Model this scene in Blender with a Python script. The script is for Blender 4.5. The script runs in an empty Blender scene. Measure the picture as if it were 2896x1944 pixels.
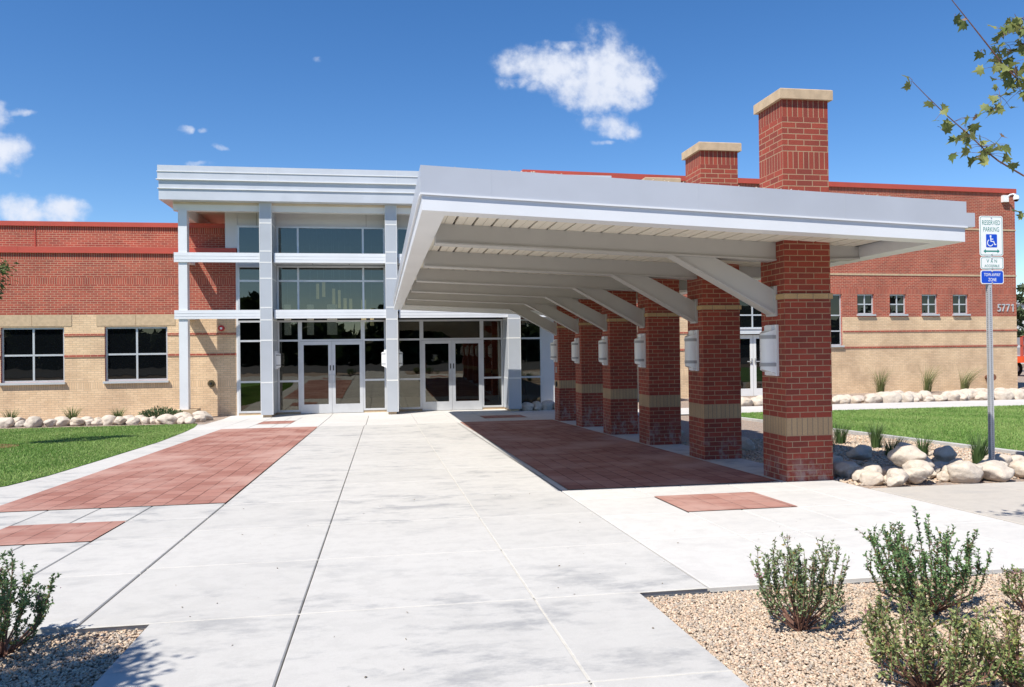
import bpy, math, random
import numpy as np
from mathutils import Vector, Matrix, noise
random.seed(7); rng = np.random.default_rng(7)
OZ = 2.14                                   # eye-level coordinates -> entrance landing at z = 0
scene = bpy.context.scene
COL = scene.collection
R = math.radians

def G(y):                                   # the ground falls gently towards the building
    y = min(max(y, 0.0), 27.0)
    return -1.6662 - 0.0279*(y-10)

# ------------------------------------------------------------------ materials
def new_mat(name):
    m = bpy.data.materials.new(name); m.use_nodes = True
    nt = m.node_tree; nt.nodes.clear()
    out = nt.nodes.new('ShaderNodeOutputMaterial')
    b = nt.nodes.new('ShaderNodeBsdfPrincipled'); nt.links.new(b.outputs[0], out.inputs[0])
    return m, nt, b, out
def N(nt, t, **kw):
    n = nt.nodes.new(t)
    for k, v in kw.items():
        if k in n.inputs.keys(): n.inputs[k].default_value = v
        else: setattr(n, k, v)
    return n
def c4(c): return (c[0], c[1], c[2], 1)
def mix(nt, fac, a, b, blend='MIX'):
    n = nt.nodes.new('ShaderNodeMix'); n.data_type = 'RGBA'; n.blend_type = blend
    for i, v in ((0, fac), (6, a), (7, b)):
        if hasattr(v, 'links'): nt.links.new(v, n.inputs[i])
        elif i == 0: n.inputs[0].default_value = v
        else: n.inputs[i].default_value = c4(v)
    return n.outputs[2]
def ramp(nt, src, lo, hi):
    n = N(nt, 'ShaderNodeMapRange', interpolation_type='SMOOTHSTEP'); nt.links.new(src, n.inputs[0])
    n.inputs[1].default_value = lo; n.inputs[2].default_value = hi
    return n.outputs[0]
def nz(nt, vec, scale, detail=4, rough=.55):
    n = N(nt, 'ShaderNodeTexNoise'); n.inputs['Scale'].default_value = scale
    n.inputs['Detail'].default_value = detail; n.inputs['Roughness'].default_value = rough
    nt.links.new(vec, n.inputs['Vector']); return n.outputs['Fac']
def stretch(nt, vec, s):
    n = N(nt, 'ShaderNodeMapping'); n.inputs['Scale'].default_value = s; nt.links.new(vec, n.inputs['Vector']); return n.outputs[0]
def bump(nt, b, h, strength=.3, dist=.01):
    n = N(nt, 'ShaderNodeBump'); n.inputs['Strength'].default_value = strength; n.inputs['Distance'].default_value = dist
    nt.links.new(h, n.inputs['Height']); nt.links.new(n.outputs[0], b.inputs['Normal'])
def objco(nt): return N(nt, 'ShaderNodeTexCoord').outputs['Object']
def geoco(nt): return N(nt, 'ShaderNodeNewGeometry').outputs['Position']
def uvco(nt): return N(nt, 'ShaderNodeTexCoord').outputs['UV']

def plain(name, col, rough=.5, metal=0, var=.06, vscale=3, spec=.5):
    m, nt, b, o = new_mat(name)
    g = geoco(nt)
    f = nz(nt, g, vscale, 5)
    a = tuple(c*(1-var) for c in col); d = tuple(min(1, c*(1+var)) for c in col)
    nt.links.new(mix(nt, ramp(nt, f, .3, .7), a, d), b.inputs['Base Color'])
    b.inputs['Roughness'].default_value = rough; b.inputs['Metallic'].default_value = metal
    b.inputs['Specular IOR Level'].default_value = spec
    return m
def brick(name, c1, c2, mortar, w, h, offset=.5, ms=.0058, bloom=False):
    m, nt, b, o = new_mat(name)
    uv = uvco(nt)
    t = N(nt, 'ShaderNodeTexBrick'); t.offset = offset; t.squash = 1
    nt.links.new(uv, t.inputs['Vector'])
    t.inputs['Color1'].default_value = c4(c1); t.inputs['Color2'].default_value = c4(c2); t.inputs['Mortar'].default_value = c4(mortar)
    t.inputs['Scale'].default_value = 1; t.inputs['Mortar Size'].default_value = ms; t.inputs['Mortar Smooth'].default_value = .25
    t.inputs['Bias'].default_value = -.1; t.inputs['Brick Width'].default_value = w; t.inputs['Row Height'].default_value = h
    g = geoco(nt)
    n1 = nz(nt, g, 1.1, 3); n2 = nz(nt, g, 70, 4, .7)
    c = mix(nt, ramp(nt, n1, .35, .7), t.outputs['Color'], (.8, .78, .78), 'MULTIPLY')
    mm = N(nt, 'ShaderNodeMix'); mm.data_type = 'RGBA'; mm.blend_type = 'MULTIPLY'; mm.inputs[0].default_value = .55
    nt.links.new(c, mm.inputs[6])
    gr = N(nt, 'ShaderNodeMapRange'); nt.links.new(n2, gr.inputs[0]); gr.inputs[1].default_value=.3; gr.inputs[2].default_value=.7; gr.inputs[3].default_value=.7; gr.inputs[4].default_value=1.25
    nt.links.new(gr.outputs[0], mm.inputs[7])
    nt.links.new(mm.outputs[2], b.inputs['Base Color'])
    if bloom:
        sz = N(nt, 'ShaderNodeSeparateXYZ'); nt.links.new(objco(nt), sz.inputs[0])
        a1 = N(nt, 'ShaderNodeMath', operation='MULTIPLY'); nt.links.new(ramp(nt, sz.outputs['Z'], .42, .0), a1.inputs[0]); nt.links.new(ramp(nt, nz(nt, stretch(nt, g, (1, 1, .6)), 7, 7, .72), .46, .66), a1.inputs[1])
        a2 = N(nt, 'ShaderNodeMath', operation='MULTIPLY'); nt.links.new(a1.outputs[0], a2.inputs[0]); a2.inputs[1].default_value = .6
        nt.links.new(mix(nt, a2.outputs[0], mm.outputs[2], (.40, .33, .30)), b.inputs['Base Color'])
    b.inputs['Roughness'].default_value = .85
    inv = N(nt, 'ShaderNodeMath', operation='MULTIPLY_ADD'); nt.links.new(t.outputs['Fac'], inv.inputs[0]); inv.inputs[1].default_value = -1
    nt.links.new(n2, inv.inputs[2])
    bump(nt, b, inv.outputs[0], .5, .005)
    return m
RED1, RED2, MORT = (.42, .082, .048), (.29, .06, .04), (.58, .40, .265)
TAN1, TAN2, TMORT = (.78, .57, .355), (.69, .49, .295), (.47, .36, .25)
M = {}
M['red'] = brick('red_brick', RED1, RED2, MORT, .222, .0724)
M['redsold'] = brick('red_soldier_brick', RED1, RED2, MORT, 2.0, .0724, 0)
M['tan'] = brick('tan_brick', TAN1, TAN2, TMORT, .222, .0724)
M['tansold'] = brick('tan_soldier_brick', TAN1, TAN2, TMORT, 2.0, .0724, 0)
M['pred'] = brick('pillar_red_brick', (.34, .058, .032), (.215, .042, .027), (.41, .262, .158), .2068, .0703, bloom=True)
M['predsold'] = brick('pillar_red_soldier', (.34, .058, .032), (.215, .042, .027), (.41, .262, .158), 2.0, .06818, 0)
M['ptansold'] = brick('pillar_tan_soldier', (.50, .34, .185), (.45, .30, .165), (.27, .2, .13), 2.0, .06818, 0)
M['ptan'] = brick('pillar_tan_brick', (.52, .35, .17), (.47, .31, .155), (.3, .22, .14), .2068, .07)
M['stone'] = plain('cast_stone', (.50, .37, .235), .8, 0, .1, 9)
M['coping'] = plain('red_metal', (.46, .075, .045), .45, 0, .05, 1.5)
M['white'] = plain('white_paint', (.72, .72, .70), .42, 0, .03, 2)
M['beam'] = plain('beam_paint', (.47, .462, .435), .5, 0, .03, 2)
M['panel'] = plain('white_wall_panel', (.60, .61, .62), .4, 0, .03, 1.2)
M['fascia'] = plain('pale_grey_metal', (.52, .55, .60), .38, .0, .05, 1.2)
M['fascialow'] = plain('white_fascia_metal', (.70, .715, .73), .38, .0, .03, 1.2)
M['fasciatop'] = plain('grey_fascia_metal', (.48, .50, .54), .34, .1, .05, 1.0)
M['col'] = plain('grey_composite_panel', (.43, .455, .49), .35, 0, .05, .8)
M['alu'] = plain('aluminium', (.60, .61, .62), .35, .35, .04, 3)
M['galv'] = plain('galvanised_steel', (.50, .51, .52), .42, .25, .12, 60)
M['dark'] = plain('dark_gap', (.02, .02, .02), .8)
M['grey'] = plain('grey_plastic', (.35, .35, .35), .4)
M['lens'] = plain('white_acrylic', (.78, .78, .77), .22, 0, .02)
M['soffit'] = plain('cream_soffit', (.74, .69, .58), .5, 0, .03, 2)
M['tansoffit'] = plain('tan_soffit', (.62, .52, .40), .6, 0, .05, 2)
M['redplastic'] = plain('red_plastic', (.5, .02, .02), .35)
M['brass'] = plain('aged_brass', (.17, .13, .07), .45, .7, .2, 30)
M['rust'] = plain('rust', (.14, .06, .035), .8, 0, .25, 30)
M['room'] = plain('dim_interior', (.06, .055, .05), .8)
M['roof'] = plain('roof_gravel_sheet', (.4, .37, .33), .9)
M['signwhite'] = plain('sign_white', (.80, .82, .80), .35, 0, .02)
M['signgreen'] = plain('sign_green', (.02, .22, .17), .4, 0, .02)
M['signblue'] = plain('sign_blue', (.01, .07, .52), .35, 0, .02)
M['orange'] = plain('orange_paint', (.75, .09, .015), .45)
M['greybox'] = plain('grey_cabinet', (.28, .29, .31), .5)
M['rubber'] = plain('rubber', (.02, .02, .02), .8)
M['bark'] = plain('bark', (.13, .09, .065), .85, 0, .3, 40)
M['twig'] = plain('twig', (.17, .085, .06), .75, 0, .25, 40)
M['wood'] = plain('stained_wood', (.30, .10, .03), .7, 0, .3, 25)
M['offwhite'] = plain('far_white_wall', (.62, .62, .6), .8)
M['asphalt'] = plain('asphalt', (.045, .045, .047), .9, 0, .2, 30)
M['soil'] = plain('soil', (.16, .12, .085), .95, 0, .25, 4)
M['mulch'] = plain('red_mulch', (.20, .065, .035), .95, 0, .45, 40)
M['sealant'] = plain('joint_sealant', (.50, .475, .42), .8, 0, .08, 20)
M['jointdark'] = plain('joint_filler', (.34, .33, .30), .9, 0, .3, 15)

def emit(name, col, s):
    m, nt, b, o = new_mat(name)
    b.inputs['Base Color'].default_value = c4(col); b.inputs['Emission Color'].default_value = c4(col); b.inputs['Emission Strength'].default_value = s
    return m
M['lamp'] = emit('lit_lamp_shade', (1, .80, .42), .28)
M['lampdim'] = emit('dim_lamp_shade', (1, .92, .75), .14)

def concrete(name, col, stain=.5):
    m, nt, b, o = new_mat(name)
    g = geoco(nt)
    big = nz(nt, g, .33, 5); st = nz(nt, stretch(nt, g, (.8, 1.5, 1)), 2.3, 9, .70); fine = nz(nt, g, 160, 3, .7); mid = nz(nt, g, 7, 6, .7)
    c = mix(nt, ramp(nt, big, .3, .72), col, tuple(x*.93 for x in col))
    patch = N(nt, 'ShaderNodeMath', operation='MULTIPLY'); nt.links.new(ramp(nt, st, .48, .66), patch.inputs[0]); nt.links.new(ramp(nt, big, .38, .56), patch.inputs[1])
    k = N(nt, 'ShaderNodeMath', operation='MULTIPLY'); nt.links.new(patch.outputs[0], k.inputs[0]); k.inputs[1].default_value = stain
    c = mix(nt, k.outputs[0], c, (.29, .29, .29))
    k2 = N(nt, 'ShaderNodeMath', operation='MULTIPLY'); nt.links.new(ramp(nt, mid, .44, .62), k2.inputs[0]); k2.inputs[1].default_value = .42
    c = mix(nt, k2.outputs[0], c, tuple(x*.82 for x in col))
    c = mix(nt, .30, c, mix(nt, ramp(nt, fine, .3, .7), (.72, .72, .72), (1, 1, 1)), 'MULTIPLY')
    ta = N(nt, 'ShaderNodeAttribute', attribute_name='Tone')
    c = mix(nt, ta.outputs['Fac'], c, tuple(x*.72 for x in col))
    nt.links.new(c, b.inputs['Base Color']); b.inputs['Roughness'].default_value = .88; b.inputs['Specular IOR Level'].default_value = .25
    bump(nt, b, fine, .12, .003)
    return m
M['conc'] = concrete('concrete', (.535, .518, .486), .9)
M['concbright'] = concrete('pale_concrete', (.60, .58, .545), .25)
M['concwarm'] = concrete('warm_concrete', (.50, .46, .405), .35)

def paver():
    m, nt, b, o = new_mat('clay_pavers')
    g = geoco(nt)
    t = N(nt, 'ShaderNodeTexBrick'); t.offset = .5
    mp = N(nt, 'ShaderNodeMapping'); mp.inputs['Rotation'].default_value = (0, 0, R(90)); nt.links.new(g, mp.inputs[0]); nt.links.new(mp.outputs[0], t.inputs['Vector'])
    t.inputs['Color1'].default_value = (.36, .178, .14, 1); t.inputs['Color2'].default_value = (.265, .115, .088, 1); t.inputs['Mortar'].default_value = (.11, .05, .04, 1)
    t.inputs['Scale'].default_value = 1; t.inputs['Mortar Size'].default_value = .0075; t.inputs['Mortar Smooth'].default_value = .35
    t.inputs['Brick Width'].default_value = .30; t.inputs['Row Height'].default_value = .235
    n1 = nz(nt, g, .9, 5, .6); n2 = nz(nt, stretch(nt, g, (6, 22, 1)), 1.6, 6, .7)
    c = mix(nt, ramp(nt, n1, .4, .7), t.outputs['Color'], (.42, .255, .21))
    k = N(nt, 'ShaderNodeMath', operation='MULTIPLY'); nt.links.new(ramp(nt, n2, .58, .75), k.inputs[0]); k.inputs[1].default_value = .35
    c = mix(nt, k.outputs[0], c, (.5, .36, .30))
    nt.links.new(c, b.inputs['Base Color']); b.inputs['Roughness'].default_value = .85; b.inputs['Specular IOR Level'].default_value = .2
    inv = N(nt, 'ShaderNodeMath', operation='SUBTRACT'); inv.inputs[0].default_value = 1; nt.links.new(t.outputs['Fac'], inv.inputs[1])
    bump(nt, b, inv.outputs[0], .5, .006)
    return m
M['paver'] = paver()

def gravel_mat():
    m, nt, b, o = new_mat('gravel_bed')
    g = geoco(nt)
    v = N(nt, 'ShaderNodeTexVoronoi'); v.inputs['Scale'].default_value = 34; nt.links.new(g, v.inputs['Vector'])
    s = N(nt, 'ShaderNodeSeparateColor'); nt.links.new(v.outputs['Color'], s.inputs[0])
    c = mix(nt, s.outputs[0], (.30, .215, .155), (.50, .385, .29))
    c = mix(nt, ramp(nt, s.outputs[1], .7, .9), c, (.28, .27, .26))
    c = mix(nt, ramp(nt, v.outputs['Distance'], .35, .75), c, (.25, .19, .15))
    nt.links.new(c, b.inputs['Base Color']); b.inputs['Roughness'].default_value = .9
    inv = N(nt, 'ShaderNodeMath', operation='SUBTRACT'); inv.inputs[0].default_value = 1; nt.links.new(v.outputs['Distance'], inv.inputs[1])
    bump(nt, b, inv.outputs[0], .9, .02)
    return m
M['gravel'] = gravel_mat()

def attr_mat(name, rough=.9, trans=0, spec=.3):
    m, nt, b, o = new_mat(name)
    a = N(nt, 'ShaderNodeAttribute', attribute_name='Col')
    nt.links.new(a.outputs['Color'], b.inputs['Base Color']); b.inputs['Roughness'].default_value = rough; b.inputs['Specular IOR Level'].default_value = spec
    if trans:
        t = N(nt, 'ShaderNodeBsdfTranslucent'); nt.links.new(a.outputs['Color'], t.inputs[0])
        x = N(nt, 'ShaderNodeMixShader'); x.inputs[0].default_value = trans
        nt.links.new(b.outputs[0], x.inputs[1]); nt.links.new(t.outputs[0], x.inputs[2]); nt.links.new(x.outputs[0], o.inputs[0])
    return m
M['pebble'] = attr_mat('pebbles', .8)
M['leaf'] = attr_mat('leaves', .55, .3)
M['blade'] = attr_mat('grass_blades', .6, .25)

def rock_mat():
    m, nt, b, o = new_mat('granite')
    oc = objco(nt); oi = N(nt, 'ShaderNodeObjectInfo')
    ad = N(nt, 'ShaderNodeVectorMath', operation='ADD'); nt.links.new(oc, ad.inputs[0]); 
    cm = N(nt, 'ShaderNodeMath', operation='MULTIPLY'); nt.links.new(oi.outputs['Random'], cm.inputs[0]); cm.inputs[1].default_value = 40
    nt.links.new(cm.outputs[0], ad.inputs[1])
    n1 = nz(nt, ad.outputs[0], 3.5, 6, .65); n2 = nz(nt, ad.outputs[0], 60, 3, .7)
    base = mix(nt, oi.outputs['Random'], (.58, .48, .37), (.52, .46, .39))
    c = mix(nt, ramp(nt, n1, .38, .68), base, (.64, .56, .47))
    c = mix(nt, ramp(nt, nz(nt, ad.outputs[0], 7, 5, .7), .58, .72), c, (.36, .29, .23))
    c = mix(nt, .45, c, mix(nt, ramp(nt, n2, .35, .65), (.55, .55, .55), (1, 1, 1)), 'MULTIPLY')
    nt.links.new(c, b.inputs['Base Color']); b.inputs['Roughness'].default_value = .85; b.inputs['Specular IOR Level'].default_value = .25
    bump(nt, b, n1, .35, .03)
    return m
M['rock'] = rock_mat()
def lawn_mat():
    m, nt, b, o = new_mat('lawn_turf')
    g = geoco(nt)
    n1 = nz(nt, stretch(nt, g, (1, .45, 1)), .8, 5, .6); n2 = nz(nt, g, 30, 4, .7)
    c = mix(nt, ramp(nt, n1, .35, .65), (.08, .18, .03), (.14, .26, .055))
    c = mix(nt, .5, c, mix(nt, ramp(nt, n2, .3, .7), (.45, .45, .45), (1.0, 1.0, 1.0)), 'MULTIPLY')
    nt.links.new(c, b.inputs['Base Color']); b.inputs['Roughness'].default_value = .95; b.inputs['Specular IOR Level'].default_value = .1
    bump(nt, b, n2, .6, .02)
    return m
M['lawn'] = lawn_mat()
def glass(name, refl, tint, see=True):
    m, nt, b, o = new_mat(name)
    g = geoco(nt)
    gl = N(nt, 'ShaderNodeBsdfGlossy'); gl.inputs['Roughness'].default_value = 0.0; gl.inputs['Color'].default_value = (1, .94, .80, 1)
    w = nz(nt, g, 1.3, 2); bp = N(nt, 'ShaderNodeBump'); bp.inputs['Strength'].default_value = .06; bp.inputs['Distance'].default_value = .02
    nt.links.new(w, bp.inputs['Height']); nt.links.new(bp.outputs[0], gl.inputs['Normal'])
    if see: t = N(nt, 'ShaderNodeBsdfTransparent'); t.inputs[0].default_value = c4(tint)
    else: t = N(nt, 'ShaderNodeBsdfDiffuse'); t.inputs[0].default_value = c4(tint)
    lw = N(nt, 'ShaderNodeFresnel'); lw.inputs['IOR'].default_value = 1.35
    ad = N(nt, 'ShaderNodeMath', operation='ADD', use_clamp=True); nt.links.new(lw.outputs[0], ad.inputs[0]); ad.inputs[1].default_value = refl
    x = N(nt, 'ShaderNodeMixShader'); nt.links.new(ad.outputs[0], x.inputs[0]); nt.links.new(t.outputs[0], x.inputs[1]); nt.links.new(gl.outputs[0], x.inputs[2])
    nt.links.new(x.outputs[0], o.inputs[0]); nt.nodes.remove(b)
    return m
M['glass'] = glass('lobby_glass', .085, (.42, .47, .47))
M['darkglass'] = glass('dark_window_glass', .045, (.004, .005, .006), False)

# ------------------------------------------------------------------ mesh builder
class MB:
    def __init__(s): s.v = []; s.f = []; s.m = []; s.uv = []
    def face(s, pts, mat=0, rot=False, off=(0, 0)):
        n = len(s.v); s.v += [tuple(p) for p in pts]; s.f.append(tuple(range(n, n+len(pts)))); s.m.append(mat)
        a = Vector(pts[1])-Vector(pts[0]); b = Vector(pts[2])-Vector(pts[0]); nn = a.cross(b)
        ax = max(range(3), key=lambda i: abs(nn[i]))
        for p in pts:
            q = (p[1], p[2]) if ax == 0 else ((p[0], p[2]) if ax == 1 else (p[0], p[1]))
            q = (q[0]-off[0], q[1]-off[1])
            s.uv.append((q[1]+.0+1.0, q[0]) if rot else q)
    def box(s, x0, x1, y0, y1, z0, z1, mat=0, rot=False, off=(0, 0), skip=''):
        if 'f' not in skip: s.face([(x0, y0, z0), (x1, y0, z0), (x1, y0, z1), (x0, y0, z1)], mat, rot, off)
        if 'b' not in skip: s.face([(x1, y1, z0), (x0, y1, z0), (x0, y1, z1), (x1, y1, z1)], mat, rot, off)
        if 'l' not in skip: s.face([(x0, y1, z0), (x0, y0, z0), (x0, y0, z1), (x0, y1, z1)], mat, rot, off)
        if 'r' not in skip: s.face([(x1, y0, z0), (x1, y1, z0), (x1, y1, z1), (x1, y0, z1)], mat, rot, off)
        if 't' not in skip: s.face([(x0, y0, z1), (x1, y0, z1), (x1, y1, z1), (x0, y1, z1)], mat)
        if 'd' not in skip: s.face([(x0, y1, z0), (x1, y1, z0), (x1, y0, z0), (x0, y0, z0)], mat)
    def prism_y(s, poly, y0, y1, mat=0):      # poly of (x,z), counter-clockwise seen from -Y
        n = len(poly)
        s.face([(x, y0, z) for x, z in poly], mat); s.face([(x, y1, z) for x, z in reversed(poly)], mat)
        for i in range(n):
            a, b = poly[i], poly[(i+1) % n]
            s.face([(a[0], y1, a[1]), (b[0], y1, b[1]), (b[0], y0, b[1]), (a[0], y0, a[1])], mat)
    def tube(s, pts, rad, n=8, mat=0, cap=True):
        rings = []
        for i, p in enumerate(pts):
            p = Vector(p); a = Vector(pts[max(i-1, 0)]); b = Vector(pts[min(i+1, len(pts)-1)])
            d = (b-a).normalized(); u = d.orthogonal().normalized()
            if i and rings: 
                u = (lastu - d*lastu.dot(d)).normalized()
            lastu = u; w = d.cross(u)
            r = rad[i] if hasattr(rad, '__len__') else rad
            rings.append([tuple(p+u*(r*math.cos(2*math.pi*k/n))+w*(r*math.sin(2*math.pi*k/n))) for k in range(n)])
        for i in range(len(rings)-1):
            for k in range(n):
                s.face([rings[i][k], rings[i][(k+1) % n], rings[i+1][(k+1) % n], rings[i+1][k]], mat)
        if cap: s.face(list(reversed(rings[0])), mat); s.face(rings[-1], mat)
    def build(s, name, mats, parent=None, smooth=False, weld=False):
        return make_mesh(name, s.v, s.f, s.m, s.uv, mats, parent, smooth, weld)

def root_loc(o):
    while o.parent: o = o.parent
    return o.location.copy()
def make_mesh(name, v, f, mi, uv, mats, parent=None, smooth=False, weld=False):
    me = bpy.data.meshes.new(name)
    off = root_loc(parent) if parent else Vector((0, 0, 0))
    vs = [(p[0]-off.x, p[1]-off.y, p[2]+OZ-off.z) for p in v]
    me.from_pydata(vs, [], f)
    for mm in (mats if isinstance(mats, (list, tuple)) else [mats]): me.materials.append(M[mm] if isinstance(mm, str) else mm)
    if mi: me.polygons.foreach_set('material_index', mi)
    if uv:
        l = me.uv_layers.new(name='UVMap'); l.data.foreach_set('uv', [c for q in uv for c in q])
    if weld:
        import bmesh
        bm = bmesh.new(); bm.from_mesh(me); bmesh.ops.remove_doubles(bm, verts=bm.verts, dist=1e-5); bm.to_mesh(me); bm.free()
    if smooth: me.polygons.foreach_set('use_smooth', [True]*len(me.polygons))
    me.update()
    o = bpy.data.objects.new(name, me); COL.objects.link(o)
    if parent: o.parent = parent
    return o
def tag(o, label=None, cat=None, group=None, kind=None):
    if label: o['label'] = label
    if cat: o['category'] = cat
    if group: o['group'] = group
    if kind: o['kind'] = kind
    return o
def thing(name, loc, label, cat, group=None, rz=0):
    o = bpy.data.objects.new(name, None); COL.objects.link(o); o.location = (loc[0], loc[1], loc[2]+OZ); o.rotation_euler.z = rz
    o.empty_display_size = .2
    return tag(o, label, cat, group)
def copy_tree(o, parent=None):
    c = o.copy(); COL.objects.link(c)
    if parent: c.parent = parent
    for ch in o.children: copy_tree(ch, c)
    return c
def struct(o): o['kind'] = 'structure'; return o

def np_mesh(name, V, F, mat, parent=None, col=None, smooth=False):
    """V (n,3) eye-level coords, F (m,k) index array"""
    me = bpy.data.meshes.new(name)
    off = root_loc(parent) if parent else Vector((0, 0, 0))
    V = V.copy(); V[:, 2] += OZ; V -= np.array(off)
    k = F.shape[1]
    me.vertices.add(len(V)); me.vertices.foreach_set('co', V.astype(np.float32).ravel())
    me.loops.add(F.size); me.loops.foreach_set('vertex_index', F.astype(np.int32).ravel())
    me.polygons.add(len(F)); me.polygons.foreach_set('loop_start', np.arange(0, F.size, k, dtype=np.int32))
    if col is not None:
        a = me.color_attributes.new('Col', 'FLOAT_COLOR', 'POINT')
        a.data.foreach_set('color', np.hstack([col, np.ones((len(col), 1))]).astype(np.float32).ravel())
    if smooth: me.polygons.foreach_set('use_smooth', np.ones(len(F), bool))
    me.update(calc_edges=True); me.validate()
    me.materials.append(M[mat])
    o = bpy.data.objects.new(name, me); COL.objects.link(o)
    if parent: o.parent = parent
    return o

def text_faces(txt, size, bold=0.0):
    cu = bpy.data.curves.new('txt', 'FONT'); cu.body = txt; cu.size = size; cu.align_x = 'CENTER'; cu.align_y = 'CENTER'; cu.resolution_u = 3; cu.offset = bold
    ob = bpy.data.objects.new('txt', cu); COL.objects.link(ob)
    me = ob.to_mesh()
    v = [tuple(q.co) for q in me.vertices]; f = [tuple(p.vertices) for p in me.polygons]
    ob.to_mesh_clear(); bpy.data.objects.remove(ob); bpy.data.curves.remove(cu)
    return v, f
def add_text(mb, txt, cx, cz, y, width, height, mat=0, bold=0, thick=0):
    v, f = text_faces(txt, 1, bold)
    xs = [p[0] for p in v]; zs = [p[1] for p in v]
    sx = width/(max(xs)-min(xs)); sz = height/(max(zs)-min(zs)); mx = (max(xs)+min(xs))/2; mz = (max(zs)+min(zs))/2
    P = [(cx+(p[0]-mx)*sx, cz+(p[1]-mz)*sz) for p in v]
    for t in f: mb.face([(P[i][0], y, P[i][1]) for i in t], mat)
    if thick:
        from collections import Counter
        ed = Counter(); 
        for t in f:
            for i in range(len(t)): ed[(t[i], t[(i+1) % len(t)])] += 1
        for (a, b) in ed:
            if (b, a) not in ed: mb.face([(P[b][0], y, P[b][1]), (P[a][0], y, P[a][1]), (P[a][0], y+thick, P[a][1]), (P[b][0], y+thick, P[b][1])], mat)
def strip(mb, pts, w, y, mat=0):               # flat polyline in the x-z plane, facing -Y
    pts = [Vector(p) for p in pts]
    L = []; Rr = []
    for i, p in enumerate(pts):
        d = (pts[min(i+1, len(pts)-1)]-pts[max(i-1, 0)]).normalized(); n = Vector((-d.y, d.x))*w/2
        L.append(p+n); Rr.append(p-n)
    for i in range(len(pts)-1):
        mb.face([(Rr[i].x, y, Rr[i].y), (Rr[i+1].x, y, Rr[i+1].y), (L[i+1].x, y, L[i+1].y), (L[i].x, y, L[i].y)], mat)
def rrect(x0, x1, z0, z1, r, n=5):
    p = []
    for cx, cz, a0 in ((x1-r, z0+r, -90), (x1-r, z1-r, 0), (x0+r, z1-r, 90), (x0+r, z0+r, 180)):
        for k in range(n+1): a = R(a0+90*k/n); p.append((cx+r*math.cos(a), cz+r*math.sin(a)))
    return p

# ------------------------------------------------------------------ ground and paving
def sheet(name, poly, mat, dz=0, n_y=1, parent=None):
    """flat polygon that follows the ground slope"""
    mb = MB(); mb.face([(x, y, G(y)+dz) for x, y in poly]); return mb.build(name, mat, parent)
mb = MB()
ys = [-400, 0, 27, 400]
for a, b in zip(ys[:-1], ys[1:]): mb.face([(-400, a, G(a)-.07), (400, a, G(a)-.07), (400, b, G(b)-.07), (-400, b, G(b)-.07)])
struct(mb.build('ground', 'soil'))
mb = MB(); mb.face([(-300, -300, G(0)-.03), (300, -300, G(0)-.03), (300, .6, G(.6)-.03), (-300, .6, G(.6)-.03)]); struct(mb.build('road', 'asphalt'))

def slabs(name, xs, ys, mat, gap=.008, dz=0.0, skip=None, xmap=None):
    mb = MB()
    for x0, x1 in zip(xs[:-1], xs[1:]):
        for y0, y1 in zip(ys[:-1], ys[1:]):
            if skip and skip((x0+x1)/2, (y0+y1)/2): continue
            a, b, c, d = x0+gap, x1-gap, y0+gap, y1-gap
            zc, zd = G(c)+dz, G(d)+dz; e = .006
            top = [(a+e, c+e, zc), (b-e, c+e, zc), (b-e, d-e, zd), (a+e, d-e, zd)]
            lo = [(a, c, zc-e), (b, c, zc-e), (b, d, zd-e), (a, d, zd-e)]
            bt = [(a, c, zc-.05), (b, c, zc-.05), (b, d, zd-.05), (a, d, zd-.05)]
            mb.face(top)
            for i in range(4):
                j = (i+1) % 4
                mb.face([lo[i], lo[j], top[j], top[i]]); mb.face([bt[i], bt[j], lo[j], lo[i]])
    o = mb.build(name, mat); rs = random.Random(len(mb.f)+int(xs[0]*10)); nt_ = [rs.uniform(0, .34)**1.3 for _ in range(len(mb.f)//9)]
    a = o.data.attributes.new('Tone', 'FLOAT', 'FACE'); a.data.foreach_set('value', [nt_[i//9] for i in range(len(mb.f))])
    return struct(o)
TY = [.6, 2.05, 3.44, 4.76, 6.12, 7.52, 8.97, 10.25, 11.5, 12.8, 14.1, 15.4, 16.7, 18.0, 19.3, 20.6, 21.8]
slabs('concrete_drive', [-1.70, -.49, .90, 2.02], TY[3:], 'conc', .004)
slabs('concrete_walk', [-1.315, -.49, .90, 1.57], TY[:4], 'conc', .004)
mb = MB(); 
mb.face([(-5.2, 4.76, G(4.76)-.03), (5.6, 4.76, G(4.76)-.03), (5.6, 27, G(27)-.03), (-5.2, 27, G(27)-.03)])
mb.face([(-1.32, .6, G(.6)-.03), (1.57, .6, G(.6)-.03), (1.57, 4.76, G(4.76)-.03), (-1.32, 4.76, G(4.76)-.03)])
mb.face([(-5.2, 27, G(27)-.03), (6.6, 27, G(27)-.03), (6.6, 28.5, G(27)-.03), (-5.2, 28.5, G(27)-.03)])
struct(mb.build('joint_bed', 'jointdark'))
mb = MB()
for i, y in enumerate(TY[1:]):
    x0, x1 = (-1.315, 1.57) if y < 4 else (-1.70, 2.02)
    w = .009
    mb.face([(x0, y-w, G(y)-.003), (x1, y-w, G(y)-.003), (x1, y+w, G(y)-.003), (x0, y+w, G(y)-.003)])
for x in (.90,):
    w = .008
    for a, b in zip(TY[:-1], TY[1:]): mb.face([(x-w, a+.02, G(a)-.0035), (x+w, a+.02, G(a)-.0035), (x+w, b-.02, G(b)-.0035), (x-w, b-.02, G(b)-.0035)])
struct(mb.build('joint_sealant', 'sealant'))
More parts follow.
